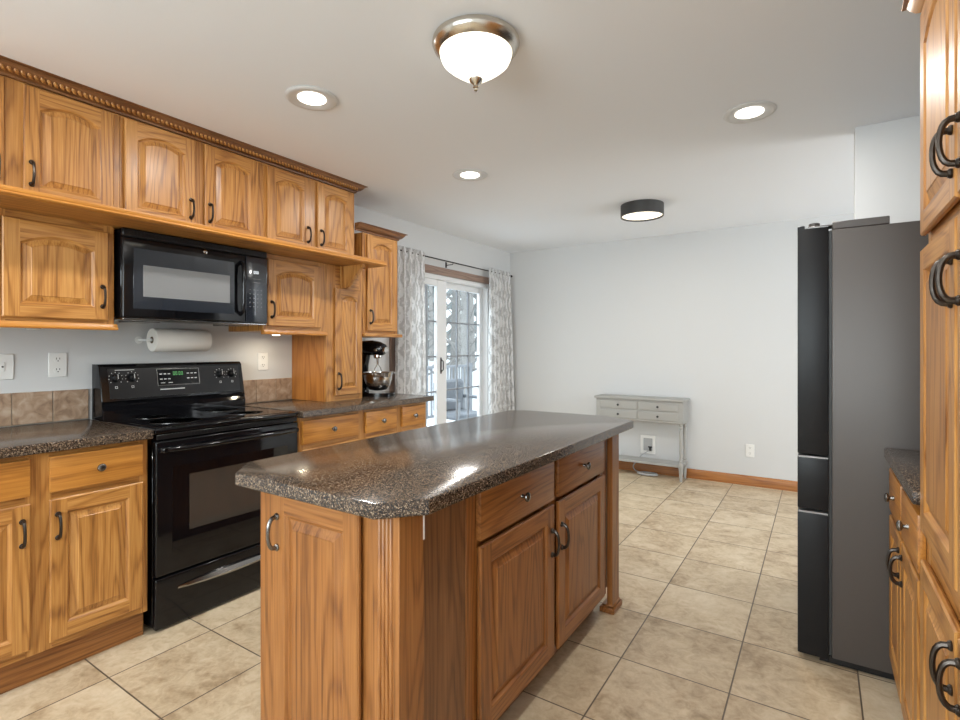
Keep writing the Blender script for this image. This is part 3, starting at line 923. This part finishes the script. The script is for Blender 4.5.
# backguard
BGP = [(XL + .012, .915), (-2.985, .915), (-2.985, .965), (-3.003, .985), (-3.003, 1.000), (-2.996, 1.010), (-3.030, 1.185), (-3.045, 1.198), (XL + .012, 1.198)]
m = MB(); m.prism(lambda a, b, q: (a, q, b), BGP, RY0 - .008, RY1 - .002)
bmesh.ops.bevel(m.bm, geom=[e for e in m.bm.edges if abs(e.verts[0].co.y - e.verts[1].co.y) < 1e-6 and e.verts[0].co.x > XL + .04], offset=.006, segments=3, profile=.5, affect='EDGES')
m.build('backguard', 'black_enamel', r, sharp=35)
SL = Vector((-.034, 0, .175)).normalized(); NRM = Vector((.175, 0, .034)).normalized()


def FP(u, n, v):     # control panel frame: u along Y, v up the slope from its lower edge
    p = Vector((-2.996, u, 1.010)) + SL * v + NRM * n; return tuple(p)


def pbox(m, u0, u1, n0, n1, v0, v1, mi=0):
    v = [FP(u, n, w) for n in (n0, n1) for (u, w) in ((u0, v0), (u1, v0), (u1, v1), (u0, v1))]
    m.add(v, [(0, 1, 2, 3), (4, 5, 6, 7), (0, 1, 5, 4), (1, 2, 6, 5), (2, 3, 7, 6), (3, 0, 4, 7)], mi)


cp = MB(); pbox(cp, RY0 + .03, RY1 - .03, -.001, .0015, .012, .168); cpo = cp.build('control_panel', 'black_satin', r)
for y in (1.201, 1.277, 1.752, 1.826):
    m = MB(); m.lathe(lambda a, b, q: FP(y + a, q, .118 + b), [(.022, .001), (.021, .006), (.0175, .010), (.0165, .024), (.012, .027), (0, .027)], 24)
    pbox(m, y - .003, y + .003, .02, .031, .100, .136)
    kb = m.build('control_knob', 'black_satin', r)
    m = MB()
    for a_ in range(-4, 5):
        t_ = math.radians(90 + a_ * 33)
        cu, cv = y + .031 * math.cos(t_), .118 + .031 * math.sin(t_)
        pbox(m, cu - .0018, cu + .0018, .0012, .0022, cv - .0018, cv + .0018)
    pbox(m, y - .0012, y + .0012, .031, .0316, .110, .134)
    # burner position icon
    pbox(m, y - .006, y + .006, .0012, .0022, .064, .066); pbox(m, y - .006, y + .006, .0012, .0022, .074, .076); pbox(m, y - .006, y - .004, .0012, .0022, .064, .076); pbox(m, y + .004, y + .006, .0012, .0022, .064, .076)
    m.build('dial_marks', 'white_print', kb)
m = MB(); pbox(m, 1.40, 1.625, .001, .004, .070, .156); dp = m.build('display_panel', 'black_glass', r)
m = MB()
for u0, u1 in ((1.398, 1.401), (1.624, 1.627)): pbox(m, u0, u1, .001, .0046, .068, .158)
pbox(m, 1.398, 1.627, .001, .0046, .157, .159); pbox(m, 1.398, 1.627, .001, .0046, .067, .069)
m.build('bezel', 'dark_chrome', dp)
m = MB()
for i in range(3):
    for j in range(2):
        for base_u in (1.412, 1.557): pbox(m, base_u + i * .021, base_u + i * .021 + .013, .004, .005, .100 + j * .028, .105 + j * .028)
for i in range(2): pbox(m, 1.415 + i * .04, 1.437 + i * .04, .004, .005, .080, .083)
pbox(m, 1.41, 1.54, .0015, .0024, .044, .049); pbox(m, 1.20, 1.29, .0012, .0022, .158, .161)
m.build('button_marks', 'white_print', dp)
m = MB()
for i in range(4):      # seven-segment clock
    u = 1.483 + i * .013 + (.004 if i > 1 else 0)
    pbox(m, u, u + .0018, .004, .005, .122, .142); pbox(m, u + .007, u + .0088, .004, .005, .122, .142); pbox(m, u, u + .0088, .004, .005, .140, .142); pbox(m, u, u + .0088, .004, .005, .122, .124)
m.build('clock', 'display_digits', dp)
# oven door
m = MB(); m.box((RX, RY0 + .004, .250), (-2.478, RY1 - .004, .862), .010, 0, 3); od = m.build('oven_door', 'black_enamel', r)
m = MB(); m.box((-2.4785, 1.215, .33), (-2.4768, 1.83, .74)); m.build('door_glass', 'black_glass', od)
m = MB(); m.box((-2.4769, 1.292, .430), (-2.4755, 1.765, .690)); m.build('window', 'oven_window', od)
m = MB(); N = 16
hp = [(-2.435 - .030 * abs(2 * i / N - 1) ** 6, RY0 + .02 + (RY1 - RY0 - .04) * i / N, .822) for i in range(N + 1)]
m.tube(hp, .0125, 12)
for yy in (RY0 + .035, RY1 - .035): m.box((-2.48, yy - .012, .810), (-2.445, yy + .012, .834), .003)
m.build('door_handle', 'black_enamel', od)
# storage drawer with a bowed bright handle
m = MB(); m.box((RX, RY0 + .004, .012), (-2.480, RY1 - .004, .242), .010, 0, 3); sd_ = m.build('storage_drawer', 'black_enamel', r)
m = MB(); N = 20; v = []; f = []
for i in range(N + 1):
    q = 2 * i / N - 1; bow = .026 * (1 - q * q) ** .8; hh = .007 + .012 * (1 - q * q)
    y = RY0 + .10 + (RY1 - RY0 - .20) * i / N
    for (dx, dz) in ((0, -hh), (.8 * bow + .003, -hh * .6), (bow + .004, 0), (.6 * bow + .003, hh), (0, hh * 1.1)): v.append((-2.480 + dx, y, .175 + dz))
for i in range(N):
    for k in range(4): f.append((i * 5 + k, i * 5 + k + 1, (i + 1) * 5 + k + 1, (i + 1) * 5 + k))
f += [(0, 1, 2, 3, 4), tuple(N * 5 + k for k in range(5))]
m.add(v, f, 0, True); m.build('drawer_handle', 'dark_chrome', sd_)

# ------------------------------------------------------------------ microwave
MX = -2.705; MY0, MY1, MZ0, MZ1 = 1.106, 1.860, 1.413, 1.842
r = root('microwave', (-2.9, 1.48, MZ0), 'black over-the-range microwave hanging under the long shelf', 'microwave')
m = MB(); m.box((XL + .003, MY0, MZ0 + .012), (MX - .022, MY1, MZ1), .003); m.build('body', 'black_enamel', r)
m = MB(); m.box((MX - .10, MY0 + .002, MZ0), (MX - .004, MY1 - .002, MZ0 + .0115), .003)
for y in (MY0 + .10, MY1 - .16): m.box((XL + .12, y, MZ0 - .002), (MX - .12, y + .12, MZ0 + .0118), .002)
m.build('bottom_trim', 'dark_chrome', r)
m = MB(); m.box((MX - .021, MY0, MZ0 + .012), (MX, 1.722, MZ1 - .040), .008, 0, 3); mdr = m.build('door', 'black_enamel', r)
m = MB(); m.box((MX - .001, 1.150, 1.468), (MX + .0012, 1.655, 1.755), .0006); m.build('door_glass', 'microwave_panel', mdr)
m = MB(); m.box((MX + .001, 1.192, 1.527), (MX + .0022, 1.628, 1.678), .0004); m.build('window', 'microwave_mesh', mdr)
m = MB(); m.tube([(MX - .002, 1.690, 1.470), (MX + .028, 1.690, 1.485), (MX + .036, 1.690, 1.54), (MX + .036, 1.690, 1.69), (MX + .028, 1.690, 1.745), (MX - .002, 1.690, 1.760)], .0105, 12); m.build('handle', 'black_enamel', mdr)
m = MB(); m.lathe(lambda a, b, q: (MX + q, 1.493 + a, 1.788 + b), [(.011, 0), (.011, .0015), (.009, .003), (0, .003)], 20); m.build('emblem', 'steel', mdr)
m = MB(); m.box((MX - .021, 1.724, MZ0 + .012), (MX, MY1, MZ1 - .040), .006, 0, 2); cpn = m.build('control_panel', 'microwave_panel', r)
m = MB()
for i in range(4):
    for j in range(5):
        m.box((MX, 1.745 + j * .0 + i * .0235, 1.515 + j * .024), (MX + .0008, 1.7525 + i * .0235, 1.520 + j * .024))
for j in range(2): m.box((MX, 1.765, 1.655 + j * .02), (MX + .0008, 1.815, 1.658 + j * .02))
m.build('button_marks', 'pewter', cpn)
m = MB()
for i in range(3):
    u = 1.772 + i * .011
    m.box((MX, u, 1.707), (MX + .0009, u + .0016, 1.722)); m.box((MX, u + .006, 1.707), (MX + .0009, u + .0076, 1.722)); m.box((MX, u, 1.7205), (MX + .0009, u + .0076, 1.722)); m.box((MX, u, 1.707), (MX + .0009, u + .0076, 1.7085))
m.build('clock', 'clock_digits', cpn)
m = MB(); m.box((MX - .021, MY0, MZ1 - .038), (MX - .001, MY1, MZ1), .005)
for k in range(44): m.box((MX - .001, MY0 + .03 + k * .016, MZ1 - .030), (MX, MY0 + .040 + k * .016, MZ1 - .010))
m.build('vent_grille', 'black_satin', r)

# paper towel roll on its wall holder
r = root('paper_towel_holder', (XL, 1.52, 1.31), 'white paper towel roll on a wall holder below the microwave', 'paper towel')
PX, PZ = -3.020, 1.325
m = MB(); m.tube([(PX, 1.352, PZ), (PX, 1.695, PZ)], .008, 12)
m.tube([(XL + .003, 1.352, PZ - .0), (PX - .02, 1.352, PZ), (PX, 1.352, PZ)], .006, 8)
m.tube([(XL + .003, 1.695, PZ), (PX, 1.695, PZ)], .006, 8)
for yy in (1.352, 1.695): m.lathe(lambda a, b, q: (XL + q, yy + a, PZ + b), [(.02, 0.0005), (.02, .004), (0, .005)], 14)
m.build('holder', 'white_plastic', r)
m = MB(); m.lathe(lambda a, b, q: (PX + a, q, PZ + b), [(.019, 1.375), (.0610, 1.375), (.0635, 1.379), (.0635, 1.668), (.061, 1.672), (.019, 1.672), (.019, 1.375)], 40); m.build('roll', 'paper', r)
m = MB(); m.lathe(lambda a, b, q: (PX + a, q, PZ + b), [(.0185, 1.374), (.0185, 1.673), (.0165, 1.673), (.0165, 1.374)], 24); m.build('core', 'cardboard', r)

# ------------------------------------------------------------------ stand mixer
MY = 2.865
r = root('stand_mixer', (-2.83, MY, ZCT), 'black stand mixer with steel bowl on the counter by the tall cabinet', 'mixer')
m = MB()
pb = []
for k in range(28):
    a = 2 * PI * k / 28; pb.append((-2.835 + .175 * math.cos(a) * (1 if abs(math.cos(a)) < .8 else .97), MY + .115 * math.sin(a)))
m.prism(lambda a, b, h: (a, b, h), pb, ZCT + .0008, ZCT + .028)
m.build('base', 'black_enamel', r)
m = MB(); m.tube([(-2.975, MY, ZCT + .02), (-2.972, MY, 1.05), (-2.965, MY, 1.15), (-2.95, MY, 1.26)], [.062, .050, .047, .055], 18); m.build('column', 'black_enamel', r)
m = MB(); m.tube([(-3.03, MY, 1.275), (-3.015, MY, 1.278), (-2.95, MY, 1.283), (-2.86, MY, 1.284), (-2.79, MY, 1.278), (-2.745, MY, 1.270), (-2.728, MY, 1.265)], [.012, .042, .056, .058, .054, .044, .022], 20)
hd = m.build('head', 'black_enamel', r)
m = MB(); m.tube([(-2.732, MY, 1.268), (-2.712, MY, 1.268)], [.024, .022], 18); m.build('hub_cap', 'steel', hd)
m = MB(); m.lathe(lambda a, b, q: (-2.765 + a, MY - .050 + q * -1, 1.268 + b), [(.010, 0), (.010, .018), (0, .02)], 12); m.build('speed_knob', 'steel', hd)
m = MB(); m.lathe(lambda a, b, q: (-2.80 + a, MY + b, q), [(.030, 1.235), (.034, 1.222), (.030, 1.205), (.012, 1.203), (.009, 1.16)], 18); m.build('beater_shaft', 'steel', r)
m = MB()
for s_ in (-1, 1): m.tube([(-2.80, MY, 1.165), (-2.80, MY + s_ * .03, 1.13), (-2.80, MY + s_ * .05, 1.07), (-2.80, MY + s_ * .02, 1.005), (-2.80, MY, .995)], .004, 6)
m.build('beater', 'steel', r)
m = MB(); m.lathe(lambda a, b, q: (-2.80 + a, MY + b, q), [(.03, .962), (.062, .968), (.090, 1.000), (.105, 1.045), (.110, 1.100), (.114, 1.102), (.1115, 1.099), (.104, 1.045), (.088, 1.004), (.06, .973), (0, .97)], 32); bo = m.build('bowl', 'steel', r)
m = MB()
for s_ in (-1, 1): m.tube([(-2.955, MY + s_ * .045, 1.090), (-2.90, MY + s_ * .118, 1.092), (-2.78, MY + s_ * .121, 1.092), (-2.74, MY + s_ * .118, 1.092)], .007, 8)
m.build('bowl_arms', 'steel', r)

# ------------------------------------------------------------------ island
IX0, IX1, IY0, IY1 = -1.51, -.775, .865, 2.640
slab('countertop', 'large dark speckled countertop of the island with clipped corners', [(IX0 + .10, IY0), (IX1 - .085, IY0), (IX1, IY0 + .098), (IX1, 2.580), (IX1 - .19, 2.675), (IX0 + .08, 2.665), (IX0, 2.605), (IX0, IY0 + .10)], .8825, ZCT)
r = root('kitchen_island', (-1.1, 1.73, 0), 'oak kitchen island in the middle of the tiled floor', 'island')
BX0, BX1 = -1.402, -.860     # body; right face frame front at BX1
NF = .940                     # near face frame plane (faces the camera)
m = MB(); m.box((BX0 + .001, NF + .019, .10), (BX1 - .019, 2.50, .882), .001); m.build('carcass', 'oak_isl_z', r)
m = MB()
m.box((BX0, NF, .0), (BX0 + .075, NF + .019, .882), .001, 0); m.box((-.985, NF, .0), (-.918, NF + .019, .882), .001, 0)
m.box((BX0 + .07, NF + .0005, .865), (-.98, NF + .018, .8815), 0, 1); m.box((BX0 + .07, NF + .0005, 0), (-.98, NF + .018, .15), 0, 1)
m.build('end_frame', ['oak_isl_z', 'oak_isl_x'], r)
door(F_near(NF, -1.318, .13), .350, .735, r, 'oak_isl_x', 'oak_isl_z', s=.055, handle=('l', .800 - .13, .800 - .13 - .088), mat='pewter')
# near right post, fluted on its near side
PZT = .882
m = MB()
m.box((-.918, .920, 0), (-.830, 1.012, PZT), .0015, 0)
m.box((-.922, .914, 0), (-.826, 1.016, .10), .004, 0)
post = m.build('corner_post', 'oak_isl_z', r)
m = MB()
for k in range(4):
    x = -.893 + k * .0125
    m.lathe(lambda a, b, q: (x + a, .9200 + b * .95, q), [(.0, .12), (.0052, .13), (.0052, .872), (0, .88)], 8)
m.build('reeding', 'oak_isl_z', post)
m = MB(); m.box((-.8305, 1.008, .80), (-.8290, 1.0135, .8815)); m.build('worn_edge', 'white_plastic', post)
# right long face
m = MB(); m.box((-.885, 1.012, .0), (-.862, 1.240, .882), .001); m.build('side_panel', 'oak_dark_z', r)
m = MB()
for a, b in ((1.240, 1.305), (1.785, 1.845), (2.335, 2.42)): m.box((BX1 - .019, a, .10), (BX1, b, .882), .001, 0)
for a, b in ((.10, .14), (.69, .73), (.855, .882)): m.box((BX1 - .018, 1.25, a), (BX1 - .0005, 2.41, b), 0, 1)
m.build('face_frame', ['oak_isl_z', 'oak_isl_y'], r)
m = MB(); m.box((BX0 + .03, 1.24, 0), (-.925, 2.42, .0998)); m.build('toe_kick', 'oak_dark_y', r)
FI = lambda y0, z0: F_left(BX1, y0, z0)
for (y0, y1, sd) in ((1.288, 1.800, 'r'), (1.838, 2.352, 'l')):
    drawer(FI(y0, .705), y1 - y0, .150, r, 'oak_isl_y')
    door(FI(y0, .118), y1 - y0, .570, r, 'oak_isl_y', 'oak_isl_z', s=.060, handle=(sd, .505 - .118, .595 - .118))
# far right post with a stepped foot
m = MB(); m.box((-.8615, 2.438, .02), (-.834, 2.535, PZT), .0015); fp = m.build('corner_post', 'oak_isl_z', r)
m = MB(); m.box((-.896, 2.428, 0), (-.823, 2.556, .028), .003); m.box((-.885, 2.433, .028), (-.829, 2.545, .040), .004); m.build('foot', 'oak_isl_y', fp)


# ------------------------------------------------------------------ refrigerator
r = root('refrigerator', (.38, 2.91, 0), 'tall dark french door refrigerator with a grey-brown side, right', 'refrigerator')
FY0, FY1 = 2.515, 3.312
m = MB(); m.box((.042, FY0, .035), (.78, FY1, 1.757), .006, 0, 2); m.build('body', 'fridge_side', r)
m = MB(); m.box((.0435, FY0 + .001, 1.7572), (.225, FY1 - .001, 1.787), .002); m.build('top_cover', 'fridge_side', r)
m = MB(); m.box((.031, FY0 + .012, .04), (.043, FY1 - .012, 1.755)); m.build('gasket', 'dark_slot', r)
m = MB(); m.box((.0, FY0 + .015, .008), (.76, FY1 - .015, .034)); m.build('base_grille', 'black_satin', r)
mid = (FY0 + FY1) / 2
for nm, a, b, z0, z1 in (('door', FY0, mid - .003, .846, 1.783), ('door', mid + .003, FY1, .846, 1.783), ('freezer_drawer', FY0, FY1, .622, .832), ('freezer_drawer', FY0, FY1, .024, .606)):
    m = MB(); m.box((-.076, a, z0), (.031, b, z1 - (.012 if nm == 'door' else 0)), .005, 0, 2)
    if nm == 'door': m.box((-.076, a, z1 - .02), (-.050, b, z1), .003)
    d_ = m.build(nm, 'fridge_front', r)
    m = MB(); m.box((-.072, a + .002, z1 - (.0125 if nm == 'door' else .0006) + .0), (.029, b - .002, z1 + (-.010 if nm == 'door' else .006))); m.build('edge_trim', 'fridge_gap', d_)
for y in (FY0 + .045, FY1 - .045):
    m = MB(); m.box((-.040, y - .035, 1.7725), (.043, y + .03, 1.779), .002); m.lathe(lambda a, b, q: (-.018 + a, y - .005 + b, q), [(.020, 1.779), (.020, 1.793), (.015, 1.796), (0, 1.796)], 16)
    m.build('hinge', 'fridge_side', r)

# ------------------------------------------------------------------ right run
PFX = .240
FR = F_right(PFX)
PD = XR - PFX - .004
r = root('base_cabinet', (.55, 2.15, 0), 'oak base cabinet between the refrigerator and the pantry', 'cabinet')
m = MB(); fbox(m, FR, 1.79, 2.50, -PD, -.019, .11, .862); m.build('carcass', 'oak_z', r)
m = MB()
for a, b in ((1.79, 1.83), (2.13, 2.18), (2.46, 2.50)): fbox(m, FR, a, b, -.019, 0, .11, .862, .001, 0)
for a, b in ((.11, .14), (.640, .675), (.832, .862)): fbox(m, FR, 1.80, 2.49, -.018, -.0005, a, b, 0, 1)
m.build('face_frame', ['oak_z', 'oak_y'], r)
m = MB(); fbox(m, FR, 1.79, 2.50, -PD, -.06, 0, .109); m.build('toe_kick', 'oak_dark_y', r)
for y0, y1, sd in ((1.812, 2.140, 'r'), (2.165, 2.485, 'l')):
    drawer(F_right(PFX, y0, .672), y1 - y0, .158, r, 'oak_slab_y')
    door(F_right(PFX, y0, .118), y1 - y0, .535, r, 'oak_y', handle=(sd, .528 - .118, .612 - .118))
slab('countertop', 'short dark speckled countertop between refrigerator and pantry', [(.207, 1.788), (XR - .004, 1.788), (XR - .004, 2.508), (.207, 2.508)], .8625, .900)
r = root('pantry_cabinet', (.55, 1.34, 0), 'full-height oak pantry cabinet at the right picture edge', 'cabinet')
m = MB(); fbox(m, FR, .87, 1.786, -PD, -.019, .10, 2.16); m.build('carcass', 'oak_z', r)
m = MB()
for a, b in ((.87, .93), (1.32, 1.36), (1.745, 1.786)): fbox(m, FR, a, b, -.019, 0, .10, 2.16, .001, 0)
for a, b in ((.10, .14), (.72, .81), (1.52, 1.58), (2.13, 2.16)): fbox(m, FR, .88, 1.78, -.018, -.0005, a, b, 0, 1)
m.build('face_frame', ['oak_z', 'oak_y'], r)
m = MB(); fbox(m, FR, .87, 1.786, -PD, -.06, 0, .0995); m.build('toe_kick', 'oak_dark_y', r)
for z0, z1, ar, h0, h1 in ((.118, .728, 0, .600, .688), (.806, 1.535, 0, 1.368, 1.454), (1.572, 2.150, .045, 1.626, 1.712)):
    for y0, y1, sd in ((.915, 1.328, 'r'), (1.348, 1.766, 'l')):
        door(F_right(PFX, y0, z0), y1 - y0, z1 - z0, r, 'oak_y', arch=ar, handle=(sd, h0 - z0, h1 - z0))
m = MB(); CPR = [(p[0] * .75, p[1]) for p in CP]
n = len(CPR)
A = [(PFX - .0005 - p[0], .85, 2.1605 + p[1]) for p in CPR]; B = [(PFX - .0005 - p[0], 1.786 + p[0], 2.1605 + p[1]) for p in CPR]; C_ = [(XR - .004, 1.786 + p[0], 2.1605 + p[1]) for p in CPR]
m.add(A + B + C_, [tuple(range(n))] + [(i, (i + 1) % n, n + (i + 1) % n, n + i) for i in range(n)] + [(n + i, n + (i + 1) % n, 2 * n + (i + 1) % n, 2 * n + i) for i in range(n)] + [tuple(range(2 * n, 3 * n))])
m.build('crown', 'oak_y', r)

# ------------------------------------------------------------------ console table by the far wall
TX0, TX1, TY0, TY1 = -1.945, -1.085, 5.185, 5.408
r = root('console_table', ((TX0 + TX1) / 2, 5.3, 0), 'narrow grey painted console table with four small drawers by the far wall', 'table')
m = MB(); m.box((TX0 - .018, TY0 - .018, .769), (TX1 + .018, TY1 + .012, .790), .005, 0, 2); m.build('tabletop', 'table_paint', r)
m = MB(); m.box((TX0, TY0, .556), (TX1, TY1, .7685), .003); m.build('apron', 'table_paint', r)
cw = (TX1 - TX0 - .10) / 2
for i in range(2):
    for j in range(2):
        x0 = TX0 + .045 + i * (cw + .012); z0 = .576 + j * .094
        m = MB(); m.box((x0, TY0 - .006, z0), (x0 + cw, TY0 + .01, z0 + .080), .003)
        m.box((x0 + .008, TY0 - .0085, z0 + .008), (x0 + cw - .008, TY0 - .005, z0 + .072), .001)
        d_ = m.build('drawer', 'table_paint', r)
        m = MB(); m.lathe(lambda a, b, q: (x0 + cw / 2 + a, TY0 - .008 - q, z0 + .04 + b), [(.004, 0), (.004, .008), (.011, .012), (.011, .018), (0, .021)], 12); m.build('knob', 'dark_slot', d_)
LP = [(.0115, 0), (.016, .05), (.022, .13), (.024, .17), (.016, .185), (.022, .196), (.016, .207), (.0135, .23), (.015, .35), (.017, .48), (.014, .505), (.021, .515), (.014, .527), (.020, .556)]
for x in (TX0 + .025, TX1 - .025):
    for y in (TY0 + .025, TY1 - .028):
        m = MB(); m.lathe(lambda a, b, q: (x + a, y + b, q), LP, 16)
        m.box((x - .021, y - .021, .125), (x + .021, y + .021, .175), .004)
        m.build('leg', 'table_paint', r)
m = MB(); m.box((TX0 + .01, TY0 + .01, .135), (TX1 - .01, TY1 - .01, .158), .004); m.build('shelf', 'table_paint', r)
# recessed water box in the wall and its hose
r = root('outlet_box', (-1.475, YB, .29), 'square white recessed water supply box in the wall behind the console table', 'outlet box')
m = MB()
bx0, bx1, bz0, bz1 = -1.590, -1.385, .195, .385
bx0, bx1 = -1.555, -1.405
for a, b in (((bx0, bz0), (bx1, bz0 + .03)), ((bx0, bz1 - .03), (bx1, bz1)), ((bx0, bz0 + .03), (bx0 + .03, bz1 - .03)), ((bx1 - .03, bz0 + .03), (bx1, bz1 - .03))):
    m.box((a[0], YB - .010, a[1]), (b[0], YB - .0005, b[1]), .002)
m.build('frame', 'white_plastic', r)
MB().box((bx0 + .028, YB - .004, bz0 + .028), (bx1 - .028, YB - .0005, bz1 - .028)).build('back', 'cable_grey', r)
m = MB(); m.tube([(-1.455, YB - .02, .228), (-1.455, YB - .02, .262)], .010, 10); m.tube([(-1.475, YB - .02, .268), (-1.435, YB - .02, .268)], .006, 8); m.build('valve', 'dark_slot', r)
m = MB()
hose = [(-1.455, YB - .022, .235), (-1.49, YB - .035, .215), (-1.545, YB - .05, .17), (-1.56, YB - .02, .13), (-1.62, YB - .03, .07), (-1.60, YB - .06, .025), (-1.52, YB - .10, .010)]
for k in range(40):
    a = 2 * PI * k / 16; q = .010 + .0028 * (k // 16) * 2
    hose.append((-1.455 + .10 * math.cos(a + 3.4) * (1 - .05 * (k // 16)), YB - .115 + .055 * math.sin(a + 3.4), q + .002))
def smooth_path(p, n=4):
    out = []
    for i in range(len(p) - 1):
        p0, p1, p2, p3 = [Vector(p[max(0, min(len(p) - 1, j))]) for j in (i - 1, i, i + 1, i + 2)]
        for k in range(n):
            t = k / n
            out.append(.5 * ((2 * p1) + (p2 - p0) * t + (2 * p0 - 5 * p1 + 4 * p2 - p3) * t * t + (3 * p1 - p0 - 3 * p2 + p3) * t ** 3))
    return out + [Vector(p[-1])]
m.tube(smooth_path(hose), .0055, 8)
tag(m.build('water_hose', 'cable_grey'), 'thin grey hose coiled on the floor under the console table', 'hose')

# ------------------------------------------------------------------ curtains
ROD_X, ROD_Z = -3.035, 2.130
r = root('curtain_rod', (ROD_X, 4.3, ROD_Z), 'thin dark curtain rod above the patio door', 'curtain rod')
m = MB(); m.tube([(ROD_X, 3.27, ROD_Z), (ROD_X, 5.30, ROD_Z)], .0065, 10); m.ell((ROD_X, 3.26, ROD_Z), (.014, .018, .014)); m.ell((ROD_X, 5.31, ROD_Z), (.014, .018, .014)); m.build('rod', 'rod_metal', r)
for y in (3.30, 4.145, 5.275):
    m = MB(); m.box((XL + .0005, y - .01, ROD_Z - .045), (XL + .006, y + .01, ROD_Z + .01)); m.tube([(XL + .004, y, ROD_Z - .02), (ROD_X, y, ROD_Z - .02), (ROD_X + .003, y, ROD_Z - .006)], .004, 6); m.build('bracket', 'rod_metal', r)


def curtain(lab, y0t, y1t, y0b, y1b, folds, seed):
    rc = random.Random(seed); NU, NV = 90, 40
    m = MB(); ph = [rc.uniform(-.5, .5) for _ in range(8)]
    vs = []; uvs = []
    for j in range(NV + 1):
        t = j / NV; z = .012 + (2.165 - .012) * (1 - t)
        for i in range(NU + 1):
            s_ = i / NU
            y = (y0t + (y1t - y0t) * s_) * (1 - t) + (y0b + (y1b - y0b) * s_) * t
            amp = .020 + .022 * min(1, t * 3)
            w = math.sin(2 * PI * folds * s_ + ph[0] + .5 * math.sin(3 * t + ph[1])) + .25 * math.sin(2 * PI * folds * 2.1 * s_ + ph[2] + t * 2)
            if t < .035: amp *= .75
            vs.append((ROD_X - .0 + amp * w * .85 + .008, y + .006 * math.cos(2 * PI * folds * s_ * 2), z))
            uvs.append((s_ * 1.0, z))
    fs = [(j * (NU + 1) + i, j * (NU + 1) + i + 1, (j + 1) * (NU + 1) + i + 1, (j + 1) * (NU + 1) + i) for j in range(NV) for i in range(NU)]
    v_, f_ = m.add(vs, fs, 0, True)
    ul = m.bm.loops.layers.uv.new('UVMap'); ix = {v: uvs[k] for k, v in enumerate(v_)}
    for f in f_:
        for l in f.loops: l[ul].uv = ix[l.vert]
    o = m.build('curtain', 'curtain', sharp=180)
    so_ = o.modifiers.new('thickness', 'SOLIDIFY'); so_.thickness = .0022
    return tag(o, lab, 'curtain')


curtain('grey and white patterned curtain at the left of the patio door', 3.315, 3.695, 3.275, 3.72, 5, 3)
curtain('grey and white patterned curtain at the right of the patio door, near the corner', 4.80, 5.27, 4.80, 5.395, 6, 8)

# ------------------------------------------------------------------ ceiling lights
def recessed(x, y, lab, lamp=True):
    r = root('recessed_light', (x, y, ZC - .02), lab, 'ceiling light', 'recessed ceiling lights')
    P = lambda a, b, q: (x + a, y + b, ZC - q)
    m = MB(); m.lathe(P, [(.114, .0005), (.117, .004), (.112, .009), (.098, .012), (.080, .006), (.062, .003), (.062, .0008)], 36); m.build('trim_ring', 'light_trim', r)
    m = MB(); m.lathe(P, [(.0635, .001), (.0635, .0055), (.03, .008), (0, .0085)], 30); m.build('lens', 'recess_lens', r)
    area('recessed_or_fill_lamp', (x, y, ZC - .016), (0, 0, 0), .11, .11, RECESSED_W, (1, .975, .93), 'DISK')


recessed(-1.95, 1.57, 'round recessed ceiling light nearest the left wall cabinets')
recessed(-1.935, 2.835, 'round recessed ceiling light in the middle, towards the patio door')
recessed(-.285, 2.83, 'round recessed ceiling light near the refrigerator')
for x, y in ((-.285, 1.57), (-.285, .3), (-1.95, .3), (-1.1, -.9)):  # fill lamps added out of view, bare lights without a fixture
    area('recessed_or_fill_lamp', (x, y, ZC - .016), (0, 0, 0), .11, .11, RECESSED_W * (.5 if x > -.5 else 1), (1, .975, .93), 'DISK')
x, y = -1.072, 1.610
r = root('dome_light', (x, y, 2.19), 'flush ceiling light with a white glass dome and brushed nickel rim', 'ceiling light')
P = lambda a, b, q: (x + a, y + b, q)
m = MB(); m.lathe(P, [(.150, ZC - .0005), (.161, ZC - .008), (.163, ZC - .020), (.157, ZC - .034), (.144, ZC - .046), (.136, ZC - .052), (.128, ZC - .048), (.126, ZC - .02)], 48); m.build('rim', 'nickel', r)
m = MB(); m.lathe(P, [(.127, 2.392), (.133, 2.378), (.132, 2.364), (.124, 2.346), (.106, 2.330), (.082, 2.312), (.066, 2.302), (.050, 2.291), (.034, 2.283), (.018, 2.280)], 48); m.build('glass_dome', 'dome_glass', r)
m = MB(); m.lathe(P, [(.018, 2.290), (.027, 2.283), (.023, 2.273), (.012, 2.264), (.008, 2.257), (.011, 2.252), (.006, 2.247), (.0075, 2.242), (0, 2.234)], 20); m.build('finial', 'nickel', r)
x2, y2 = -1.19, 4.19
r = root('drum_light', (x2, y2, 2.335), 'flat black drum ceiling light in the dining area', 'ceiling light')
P2 = lambda a, b, q: (x2 + a, y2 + b, q)
m = MB(); m.lathe(P2, [(.158, ZC - .001), (.166, ZC - .001), (.166, ZC - .095), (.160, ZC - .095), (.158, ZC - .06), (.158, ZC - .001)], 48); m.build('shade', 'drum_shade', r)
m = MB(); m.lathe(P2, [(.158, ZC - .070), (.156, ZC - .084), (.11, ZC - .088), (0, ZC - .088)], 40); m.build('diffuser', 'drum_diffuser', r)
area('drum_lamp', (x2, y2, ZC - .10), (0, 0, 0), .28, .28, 5, (1, .94, .85), 'DISK')
